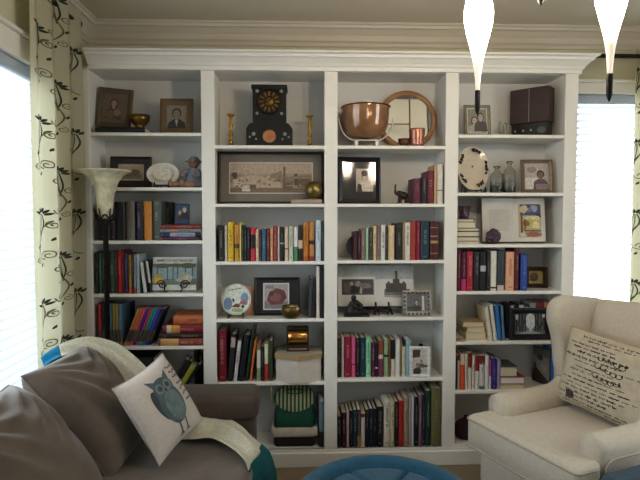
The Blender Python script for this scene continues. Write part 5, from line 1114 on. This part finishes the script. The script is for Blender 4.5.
# T-shaped seat cushion
def outline(pts, r, n=6):
    out = []; k = len(pts)
    for i in range(k):
        a, b, c = Vector(pts[i-1]), Vector(pts[i]), Vector(pts[(i+1) % k]); d1 = (a-b).normalized(); d2 = (c-b).normalized(); p, q = b+d1*r, b+d2*r
        for j in range(n+1): t = j/n; out.append(((1-t)**2*p+2*t*(1-t)*b+t*t*q).to_tuple())
    return out
TO = outline([(0, -.02), (CW, -.02), (CW, .13), (CW-.12, .13), (CW-.12, .7), (.12, .7), (.12, .13), (0, .13)], .03)
m = MB(); k = len(TO); cx_, cy_ = CW/2, .34; loops = []
SZ0, SZ1 = .325, .485
for z_, s_ in ((SZ0, .97), (SZ0+.012, 1.), (SZ1-.014, 1.), (SZ1-.004, .99), (SZ1+.006, .965), (SZ1+.012, .93)): loops.append([(cx_+(x-cx_)*(s_ if s_ > .95 else s_), cy_+(y-cy_)*s_, z_) for x, y in TO])
vs = [p for l in loops for p in l]; fs = [(j*k+i, j*k+(i+1) % k, (j+1)*k+(i+1) % k, (j+1)*k+i) for j in range(len(loops)-1) for i in range(k)]
m.add(vs, fs, 0, True); m.add(loops[0], [tuple(range(k-1, -1, -1))], 0, False); m.add(loops[-1], [tuple(range(k))], 0, False); sc_ = m.build('seat_cushion', CR_, ch)
m = MB()
fr_ = sorted([p for p in TO if p[1] < .1], key=lambda p: 0); i_ = next(i for i in range(len(TO)) if TO[i][1] < .1 and TO[i-1][1] >= .1); fr_ = [TO[(i_+j) % len(TO)] for j in range(len(fr_))]
for z_ in (SZ0+.012, SZ1-.012): m.tube([(cx_+(x-cx_)*1.004, cy_+(y-cy_)*1.006, z_) for x, y in fr_], .0055, 6)
m.build('welt', WELT, sc_)
# arms: rolled, rising towards the wing
def arm(x0, sgn):
    m = MB(); n = 16; loops = []
    for i in range(13):
        f = i/12; y = .11+.625*f; top = .602-.012*math.sin(PI*min(1, f*1.3))+max(0, f-.72)*.5
        if i == 0: y += .012
        s_ = .8 if i == 0 else .94 if i == 1 else 1.
        pr = []
        wt = .066; 
        for a in range(n+1):
            q = PI*a/n; pr.append((x0+(wt*s_)*math.cos(q), y, top-.065+(.065*s_)*math.sin(q)))
        pr = [(x0+.062*s_, y, .2)]+[(x0+.062*s_, y, top-.1)]+pr+[(x0-.062*s_, y, top-.1), (x0-.062*s_, y, .2)]
        loops.append(pr)
    vs = [p for l in loops for p in l]; k = len(loops[0]); fs = [(j*k+i, j*k+(i+1) % k, (j+1)*k+(i+1) % k, (j+1)*k+i) for j in range(len(loops)-1) for i in range(k)]+[tuple(range(k)), tuple(range(len(vs)-k, len(vs)))]
    m.add(vs, fs, 0, True); a = m.build('arm', CR_, ch)
    if sgn > 0:
        w_ = MB(); xx = x0+.0645; pts = [(xx, .14, .22), (xx, .14, .45)]+[(xx, .19-.05*math.cos(t*PI/2/6), .45+.05*math.sin(t*PI/2/6)) for t in range(1, 7)]+[(xx, .4, .498), (xx, .66, .5)]
        w_.tube(pts, .005, 6); w_.build('welt', WELT, a)
arm(.06, -1); arm(CW-.06, 1)
# wings: soft thick slabs
WP_ = [(.60, .60), (.575, .70), (.565, .78), (.55, .86), (.52, .94), (.515, .99), (.525, 1.035), (.56, 1.065), (.62, 1.075), (.70, 1.07), (.80, 1.06), (.86, 1.05), (.86, .6)]
WPs = [p.to_tuple() for p in smooth_path([(a, b, 0) for a, b in WP_[:-1]], 3)]; WPs = [(a, b) for a, b, _ in WPs]+[(.86, .6)]
for x0, sg in ((.045, -1), (CW-.045, 1)):
    m = MB(); k = len(WPs); cy_, cz_ = .71, .83; loops = []
    for dx, s_ in ((-.045, .86), (-.038, .95), (-.02, 1), (.02, 1), (.038, .95), (.045, .86)): loops.append([(x0+dx, cy_+(y-cy_)*s_, cz_+(z_-cz_)*s_) for y, z_ in WPs])
    vs = [p for l in loops for p in l]; fs = [(j*k+i, j*k+(i+1) % k, (j+1)*k+(i+1) % k, (j+1)*k+i) for j in range(5) for i in range(k)]+[tuple(range(k)), tuple(range(5*k, 6*k))]
    m.add(vs, fs, 0, True); m.build('wing', CR_, ch)
m = MB()
def bk_(u, v, s):
    a = 2*u-1; z_ = .3+.745*v+.015*math.cos(a*PI/2)*v**3; y = .69+.1*v-.035*(1-a*a)*math.sin(PI*min(1, v*1.1)); e = (1-abs(a)**8)**.5*(1-v**14)**.5
    return (.05+(CW-.1)*u, y+.065+s*.065*max(e, .15), z_)
m.grid(lambda u, v: bk_(u, v, -1), 18, 18); m.grid(lambda u, v: bk_(u, v, 1), 18, 18)
m.build('backrest', CR_, ch)
# ---- script pillow, in the armchair
PM = Matrix.Translation((2.10, -.455, 0)) @ Matrix.Rotation(A_, 4, 'Z') @ Matrix.Translation((.36, .555, .712)) @ Matrix.Rotation(.0, 4, 'Z') @ Matrix.Rotation(-.2, 4, 'X') @ Matrix.Rotation(.06, 4, 'Y')
r = thing('script_pillow', 'rectangular beige pillow covered in dark handwriting, leaning in the armchair', 'pillow', PM.to_translation(), PM.to_euler())
m, sf = cushion(.52, .40, .14, pinch=.05, n=26); m.build('pillow_cover', mat('#cbbfa9', .9, var=.08, scale=25, bump=.3, bscale=350), r)
piping(sf, .0035).build('welt', mat('#b5a892', .9), r)
INK = [mat('#3a3632', .9), mat('#6d655b', .9)]
m = MB(); rnd = random.Random(21)
def ribbon_on(m, pts, w, mi):
    vs = []; n = len(pts)
    for i in range(n):
        a = Vector(pts[max(i-1, 0)]); b = Vector(pts[min(i+1, n-1)]); d = (b-a).normalized() if (b-a).length > 1e-6 else Vector((1, 0)); q = Vector((-d.y, d.x))*w/2; p = Vector(pts[i])
        vs += [sf(*(p+q), -1, .0012), sf(*(p-q), -1, .0012)]
    m.add(vs, [(2*i, 2*i+1, 2*i+3, 2*i+2) for i in range(n-1)], mi, True)
lines = [(.94-.056*i+rnd.uniform(-.012, .012), rnd.uniform(.04, .3), rnd.uniform(.6, .96), rnd.choice((.018, .022, .03, .045))) for i in range(17)]
for v0, u0, u1, amp in lines:
    u = u0
    while u < u1:
        L = rnd.uniform(.04, .11); L = min(L, u1-u+.02); n = max(6, int(L/.006)); ph = rnd.random()*6
        pts = [(min(.97, u+L*i/n+.004*math.sin(i*2.1)), min(.965, max(.03, v0+amp*.5*math.sin(i*1.9+ph)*(.5+.5*math.sin(i*.7+ph))))) for i in range(n+1)]
        ribbon_on(m, pts, rnd.choice((.006, .009, .012)), rnd.choice((0, 0, 0, 1))); u += L+rnd.uniform(.012, .03)
for q in range(3): ribbon_on(m, [(.46+.3*t+.018*math.cos(t*34+q), .71-.11*q+.024*math.sin(t*34+q)+.02*math.sin(t*5+q)) for t in [i/60 for i in range(61)]], .008, 0)
vs = [sf(u, v, -1, .002) for u, v in ((.17, .1), (.27, .1), (.27, .2), (.17, .2))]; m.add(vs, [(0, 1, 2, 3)], 0)
for i in range(4): vs = [sf(u, v, -1, .0032) for u, v in ((.185, .115+.02*i), (.255, .115+.02*i), (.255, .122+.02*i), (.185, .122+.02*i))]; m.add(vs, [(0, 1, 2, 3)], 1)
m.build('handwriting', INK, r)
# ---- tufted ottoman
OB = mat('#1b5069', .9, var=.15, scale=40, bump=.25, bscale=300, sheen=.15)
r = thing('round_ottoman', 'round blue tufted ottoman on the carpet in the foreground', 'ottoman', (1.555, -1.14, 0))
R = .40; HT = .425
def oz(rad, th):
    q = rad/R; edge = .07*(1-max(0, (q-.8)/.2)**2)**.5 if q > .8 else .07
    z = HT-.07+edge
    if q > .66: z += .018*math.sin(PI*min(1, (q-.66)/.3))
    else: z += .012*math.cos(q*PI/1.3)
    z -= .022*math.exp(-((q-.66)/.035)**2)                                       # groove inside the outer roll
    if q < .66: z -= .024*math.exp(-((abs(math.sin(th*3))*q)/.05)**2)*min(1, q*5)     # radial tufts
    z -= .035*math.exp(-(q/.07)**2); return z
m = MB(); nr, na = 44, 96
m.grid(lambda u, v: ((R*v)*math.cos(2*PI*u), (R*v)*math.sin(2*PI*u), oz(R*v, 2*PI*u)), na, nr, wrap=True); m.build('tufted_top', OB, r)
m = MB(); m.lathe([(R*.97, .07), (R*1.0, .09), (R*1.015, .2), (R*1.0, HT-.075), (R*.985, HT-.06)], 64, cap=False); m.add([(R*.97*math.cos(2*PI*i/64), R*.97*math.sin(2*PI*i/64), .07) for i in range(64)], [tuple(range(64))]); m.build('side_band', OB, r)
m = MB(); m.tube([(R*1.0*math.cos(2*PI*i/64), R*1.0*math.sin(2*PI*i/64), HT-.066) for i in range(64)], .006, 6, closed=True); m.build('welt', mat('#143e54', .9), r)
m = MB(); m.ell((0, 0, oz(0, 0)+.006), (.016, .016, .008)); m.build('button', OB, r)
for i in range(4):
    a = PI/4+i*PI/2; m = MB(); m.lathe([(.02, 0), (.024, .005), (.026, .075)], 12, c=(R*.75*math.cos(a), R*.75*math.sin(a), 0)); m.build('foot', mat('#2a1c14', .4), r)
# ---- blue upholstered stool at the lower right
r = thing('square_stool', 'slate blue upholstered stool against the armchair, cut by the bottom right corner', 'stool', (2.622, -1.275, 0), (0, 0, A_))
m = MB(); rbox(m, (0, 0, .335), (.36, .40, .39), .03); m.build('upholstered_body', mat('#465a68', .9, var=.12, scale=40, bump=.25, bscale=300), r)
m = MB(); lp_ = rr(.181, .201, .03); m.tube([(x, y, .5) for x, y in lp_], .005, 6, closed=True); m.build('welt', mat('#2b3f50', .9), r)
for a in (-1, 1):
    for b in (-1, 1): m = MB(); m.lathe([(.018, 0), (.024, .14)], 10, c=(a*.14, b*.16, 0)); m.build('foot', mat('#2a1c14', .4), r)
# ------------------------------------------------------------------ torchiere
c = at(104.5, 173, -.15); kx = (-.15-CAM.y)/F; zr = c.z; xl = c.x
r = thing('floor_lamp', 'tall dark iron floor lamp with pale trumpet glass shade', 'floor lamp', (xl, -.15, 0))
zb_ = at(104, 221, -.15).z
m = MB(); m.lathe([(.001, 0), (.115, 0), (.118, .012), (.09, .02), (.04, .03), (.022, .05), (.001, .05)], 28, cap=False); m.build('base', IRON, r)
m = MB(); m.lathe([(.0145, .04), (.0145, zb_-.03), (.024, zb_-.02), (.03, zb_), (.02, zb_+.01)], 14); m.build('pole', IRON, r)
SH = mat('#cfc9ae', .3, var=.3, scale=18, coat=.4, emit=.05, ecol='#e0d8b8'); H = zr-zb_; R = 26*kx
m = MB(); pr = [(.03, .0), (.036, .03), (.041, .2), (.047, .45), (.057, .62), (.075, .78), (.096, .89), (.122, .955), (R*.96, .985), (R, 1.)]
m.lathe([(a, zb_+.012+H*b) for a, b in pr]+[(a-.005, zb_+.016+H*b) for a, b in reversed(pr)], 36, cap=False); m.build('trumpet_shade', SH, r)
m = MB(); m.lathe([(.032, zb_-.004), (.042, zb_+.0), (.044, zb_+.012), (.033, zb_+.014)], 20, cap=False)
for i in range(6):
    a = i*PI/3+.3; ca, sa = math.cos(a), math.sin(a)
    m.tube(smooth_path([(.036*ca, .036*sa, zb_+.002), (.048*ca, .048*sa, zb_+.022), (.053*ca, .053*sa, zb_+.05), (.06*ca, .06*sa, zb_+.068)]), .0045, 6)
    b = a+PI/6; m.tube(smooth_path([(.045*ca, .045*sa, zb_+.01), (.049*math.cos(b), .049*math.sin(b), zb_+.036), (.045*math.cos(a+PI/3), .045*math.sin(a+PI/3), zb_+.01)]), .0045, 6)
m.build('scroll_holder', IRON, r)
# ------------------------------------------------------------------ curtains
def motif_set():
    """strokes (s,z polyline, width, colour) and petals for one repeat, in metres on the flat cloth"""
    out = []
    def spiral(cx, cz, r0, a0, turns, w, col, d=1):
        n = int(24*turns); out.append(([(cx+r0*(1-i/n*.85)*math.cos(a0+d*2*PI*turns*i/n), cz+r0*(1-i/n*.85)*math.sin(a0+d*2*PI*turns*i/n)) for i in range(n+1)], w, col))
    def fan(cx, cz, r, a0, span, n, col):
        for i in range(n):
            a = a0+span*(i/(n-1)-.5); out.append(([(cx+r*(.4+.6*t)*math.cos(a), cz+r*(.4+.6*t)*math.sin(a)) for t in (0, .25, .5, .75, 1)], ('petal', .0125), col))
    def curve(pts, w, col): out.append(([p.to_tuple()[:2] for p in smooth_path([(a, b, 0) for a, b in pts], 6)], w, col))
    OL, DK_, GD = 0, 1, 2
    for cx, cz, q, big in ((.045, .12, 1, 1.), (.137, .345, -1, .92)):
        fan(cx, cz, .044*big, PI/2+.12*q, 2.7, 7, DK_)
        for dx, c_ in ((-.012, DK_), (.0, OL), (.012, DK_)): curve([(cx+dx*.5, cz+.012), (cx+dx*1.3, cz-.03), (cx+dx*1.1-.006*q, cz-.07), (cx-.012*q, cz-.105)], .0046, c_)
        spiral(cx+.040*q, cz-.045, .021*big, PI/2, 1.5, .0046, OL, q); curve([(cx+.040*q, cz-.024), (cx+.018*q, cz-.05), (cx-.004*q, cz-.085), (cx-.012*q, cz-.12)], .0046, OL)
        spiral(cx-.036*q, cz-.09, .019, 0, 1.4, .0046, GD, -q); curve([(cx-.012*q, cz-.105), (cx-.026*q, cz-.15), (cx-.008*q, cz-.2), (cx+.02*q, cz-.215)], .0046, OL)
        spiral(cx+.028*q, cz-.195, .024, PI, 1.4, .0046, OL, -q); spiral(cx-.022*q, cz-.215, .016, PI/2, 1.3, .0042, GD, q)
        for i, (dx, dz_) in enumerate(((-.03, -.155), (.034, -.125), (.0, -.25))): out.append(([(cx+dx*q, cz+dz_), (cx+dx*q+.006, cz+dz_+.008), (cx+dx*q+.010, cz+dz_+.018)], ('petal', .012), DK_))
    return out
def curtain(name, label, F_, W_, z0, z1, group=None, K=2.6, rep=(.184, .45)):
    """F_(s,z) -> (point, outward direction)"""
    r = thing(name, label, 'curtain', (0, 0, 0), group=group)
    m = MB(); ns, nz = 120, 14
    m.grid(lambda u, v: F_(u*W_, z0+(z1-z0)*v)[0], ns, nz)
    ms = motif_set(); k = 0; rep = (rep[0]*K, rep[1])
    import itertools
    for a in range(-1, int(W_/rep[0])+1):
        off = 0.
        b = z0-rep[1]
        while b < z1:
            for pts, w, col in ms:
                q = [(a*rep[0]+x*K, b+off+y) for x, y in pts]
                if min(p[0] for p in q) < .005 or max(p[0] for p in q) > W_-.005 or min(p[1] for p in q) < z0+.01 or max(p[1] for p in q) > z1-.01: continue
                n = len(q); vs = []
                for i in range(n):
                    A = Vector(q[max(i-1, 0)]); B = Vector(q[min(i+1, n-1)]); d = Vector(((B.x-A.x)/K, B.y-A.y)).normalized(); nr = Vector((-d.y*K, d.x))
                    ww = w[1]*math.sin(PI*(.12+.8*i/(n-1))) if isinstance(w, tuple) else w
                    for sg in (-1, 1):
                        P = Vector(q[i])+nr*ww/2*sg; pt, nn = F_(P.x, P.y); vs.append(tuple(Vector(pt)+Vector(nn)*.003))
                m.add(vs, [(2*i, 2*i+1, 2*i+3, 2*i+2) for i in range(n-1)], 1+col, True)
            b += rep[1]
    m.build('curtain_panel', CMATS, r, recalc=False)
    return r
def cloth_mat():
    m = bpy.data.materials.new('curtain_cloth'); m.use_nodes = True; N = m.node_tree.nodes; L = m.node_tree.links; b = N['Principled BSDF']; b.inputs['Roughness'].default_value = .9
    tc = N.new('ShaderNodeTexCoord'); nz = N.new('ShaderNodeTexNoise'); nz.inputs['Scale'].default_value = 250; L.new(tc.outputs['Object'], nz.inputs['Vector'])
    rp = N.new('ShaderNodeValToRGB'); rp.color_ramp.elements[0].color = lin('#cdc6ab')+(1,); rp.color_ramp.elements[1].color = lin('#dad3ba')+(1,)
    L.new(nz.outputs['Fac'], rp.inputs['Fac']); L.new(rp.outputs['Color'], b.inputs['Base Color'])
    t = N.new('ShaderNodeBsdfTranslucent'); t.inputs['Color'].default_value = lin('#d9d2b4')+(1,); x = N.new('ShaderNodeMixShader'); x.inputs['Fac'].default_value = .35
    L.new(b.outputs['BSDF'], x.inputs[1]); L.new(t.outputs['BSDF'], x.inputs[2]); L.new(x.outputs['Shader'], N['Material Output'].inputs['Surface']); return m
CMATS = [cloth_mat(), mat('#6d6a44', .9), mat('#363e30', .9), mat('#948858', .9)]
ROD = 2.60
# left curtain: gathered along Y beside the bookcase
NF = 3.2; WL_ = 1.0; AMP = .017
def FL(s, z):
    f = s/WL_; y = -.60+.584*f; ph = 2*PI*NF*f+.4; a = AMP*(.75+.25*(z/2.7)); x = -.042+a*math.sin(ph)+.004*math.sin(z*3+f*9)
    dx, dy = a*math.cos(ph)*2*PI*NF, .575; n = Vector((dy, -dx, 0)).normalized()
    return (x, y+.012*math.sin(ph*2)*.3, z), n
curtain('curtain', 'cream curtain embroidered with olive vines, beside the left window', FL, WL_, .05, 2.69, K=3.8)
def FR(s, z):
    f = s/1.1; x = 3.335+.5*f; ph = 2*PI*5*f-.3; a = .035; y = .175+a*math.sin(ph); dx, dy = .5, a*math.cos(ph)*2*PI*5
    return (x, y, z), Vector((dy, -dx, 0)).normalized()
curtain('curtain', 'cream curtain embroidered with olive vines, at the right edge beside back window', FR, 1.1, .05, 2.57, K=2.0)
def rod(label, p, q, fin):
    r = thing('curtain_rod', label, 'curtain rod', (0, 0, 0)); m = MB(); m.tube([p, q], .013, 12); m.build('pole', IRON, r)
    for f in fin: m = MB(); d = (Vector(f)-(Vector(p)+Vector(q))/2).normalized(); m.ell(Vector(f)+d*.02, (.026, .026, .026)); m.build('finial', mat('#3a2618', .4), r)
    return r
r = rod('dark curtain rod with round finial above the left window', (-.058, -.012, 2.625), (-.058, -2.5, 2.625), [(-.058, -.012, 2.625)])
for y in (-.62, -2.4):
    m = MB(); m.tube([(WX, y, 2.625), (-.058, y, 2.625)], .008, 8); m.tube([(WX+.001, y, 2.625), (WX+.008, y, 2.625)], .025, 14); m.build('bracket', IRON, r)
m = MB()
r = rod('black curtain rod above the back window, right of the bookcase', (2.99, .175, 2.525), (3.88, .175, 2.525), [(3.88, .175, 2.525)])
for x in (3.0, 3.84):
    m = MB(); m.tube([(x, BY, 2.525), (x, .175, 2.525)], .008, 8); m.tube([(x, BY-.001, 2.525), (x, BY-.01, 2.525)], .025, 14); m.build('bracket', IRON, r)
# ------------------------------------------------------------------ chandelier
p1 = at(477.3, 115, -1.4); p2_ = at(609, 103, -1.62); zt = p1.z
r = thing('chandelier', 'two-light hanging lamp with glowing teardrop glass shades and dark tips', 'ceiling lamp', ((p1.x+p2_.x)/2, (p1.y+p2_.y)/2, ZC))
O = Vector(((p1.x+p2_.x)/2, (p1.y+p2_.y)/2, ZC))
def glow(name='shade_glow'):
    m = bpy.data.materials.new(name); m.use_nodes = True; N = m.node_tree.nodes; L = m.node_tree.links; b = N['Principled BSDF']
    b.inputs['Base Color'].default_value = lin('#efe6d4')+(1,); b.inputs['Roughness'].default_value = .2
    tc = N.new('ShaderNodeTexCoord'); sp = N.new('ShaderNodeSeparateXYZ'); mr = N.new('ShaderNodeMapRange')
    mr.interpolation_type = 'SMOOTHERSTEP'; mr.inputs['From Min'].default_value = .15; mr.inputs['From Max'].default_value = .40; mr.inputs['To Min'].default_value = .62; mr.inputs['To Max'].default_value = GLOW
    L.new(tc.outputs['Object'], sp.inputs['Vector']); L.new(sp.outputs['Z'], mr.inputs['Value']); L.new(mr.outputs['Result'], b.inputs['Emission Strength'])
    b.inputs['Emission Color'].default_value = (1, .85, .68, 1); return m
GLOW = 130.; GM = glow()
SHP = [(.0065, .075), (.0085, .11), (.0125, .15), (.020, .195), (.030, .235), (.040, .275), (.0455, .305), (.0465, .325), (.0445, .35), (.039, .375), (.030, .397), (.024, .412)]
hz = O.z-ZC
for p in (p1, p2_):
    q = Vector((p.x-O.x, p.y-O.y, zt-ZC))
    m = MB(); m.lathe(SHP, 32); sh = m.build('teardrop_shade', GM, r); sh.location = q
    m = MB(); m.lathe([(.001, 0), (.005, .008), (.0085, .02), (.0085, .078), (.006, .082), (.001, .082)], 14, cap=False); m.build('dark_tip', IRON, sh)
    m = MB(); m.lathe([(.024, .415), (.028, .42), (.028, .45), (.02, .465), (.008, .475), (.001, .475)], 18, cap=False); m.build('shade_cap', mat('#4a3626', .35, .7), sh)
    m = MB(); m.tube([q+Vector((0, 0, .47)), q+Vector((0, 0, .60))], .006, 8); m.build('drop_rod', IRON, r)
za = zt-ZC+.60
a = Vector((p1.x-O.x, p1.y-O.y, za)); b = Vector((p2_.x-O.x, p2_.y-O.y, za))
m = MB(); m.tube(smooth_path([a, a*.5+Vector((0, 0, za*.5+.03)), Vector((0, 0, za)), b*.5+Vector((0, 0, za*.5+.03)), b]), .009, 8); m.build('cross_arm', IRON, r)
zf = at(545, 6, O.y).z-ZC
m = MB(); m.lathe([(.001, zf), (.006, zf+.006), (.012, zf+.014), (.006, zf+.024), (.016, zf+.04), (.018, zf+.06), (.01, zf+.09), (.008, -.03), (.001, -.03)], 14, cap=False); m.build('stem', IRON, r)
m = MB(); m.lathe([(.07, 0), (.068, -.012), (.03, -.03), (.012, -.035)], 24); m.build('canopy', IRON, r)
print('BOOKS', NB[0], 'OBJ', len(bpy.data.objects))
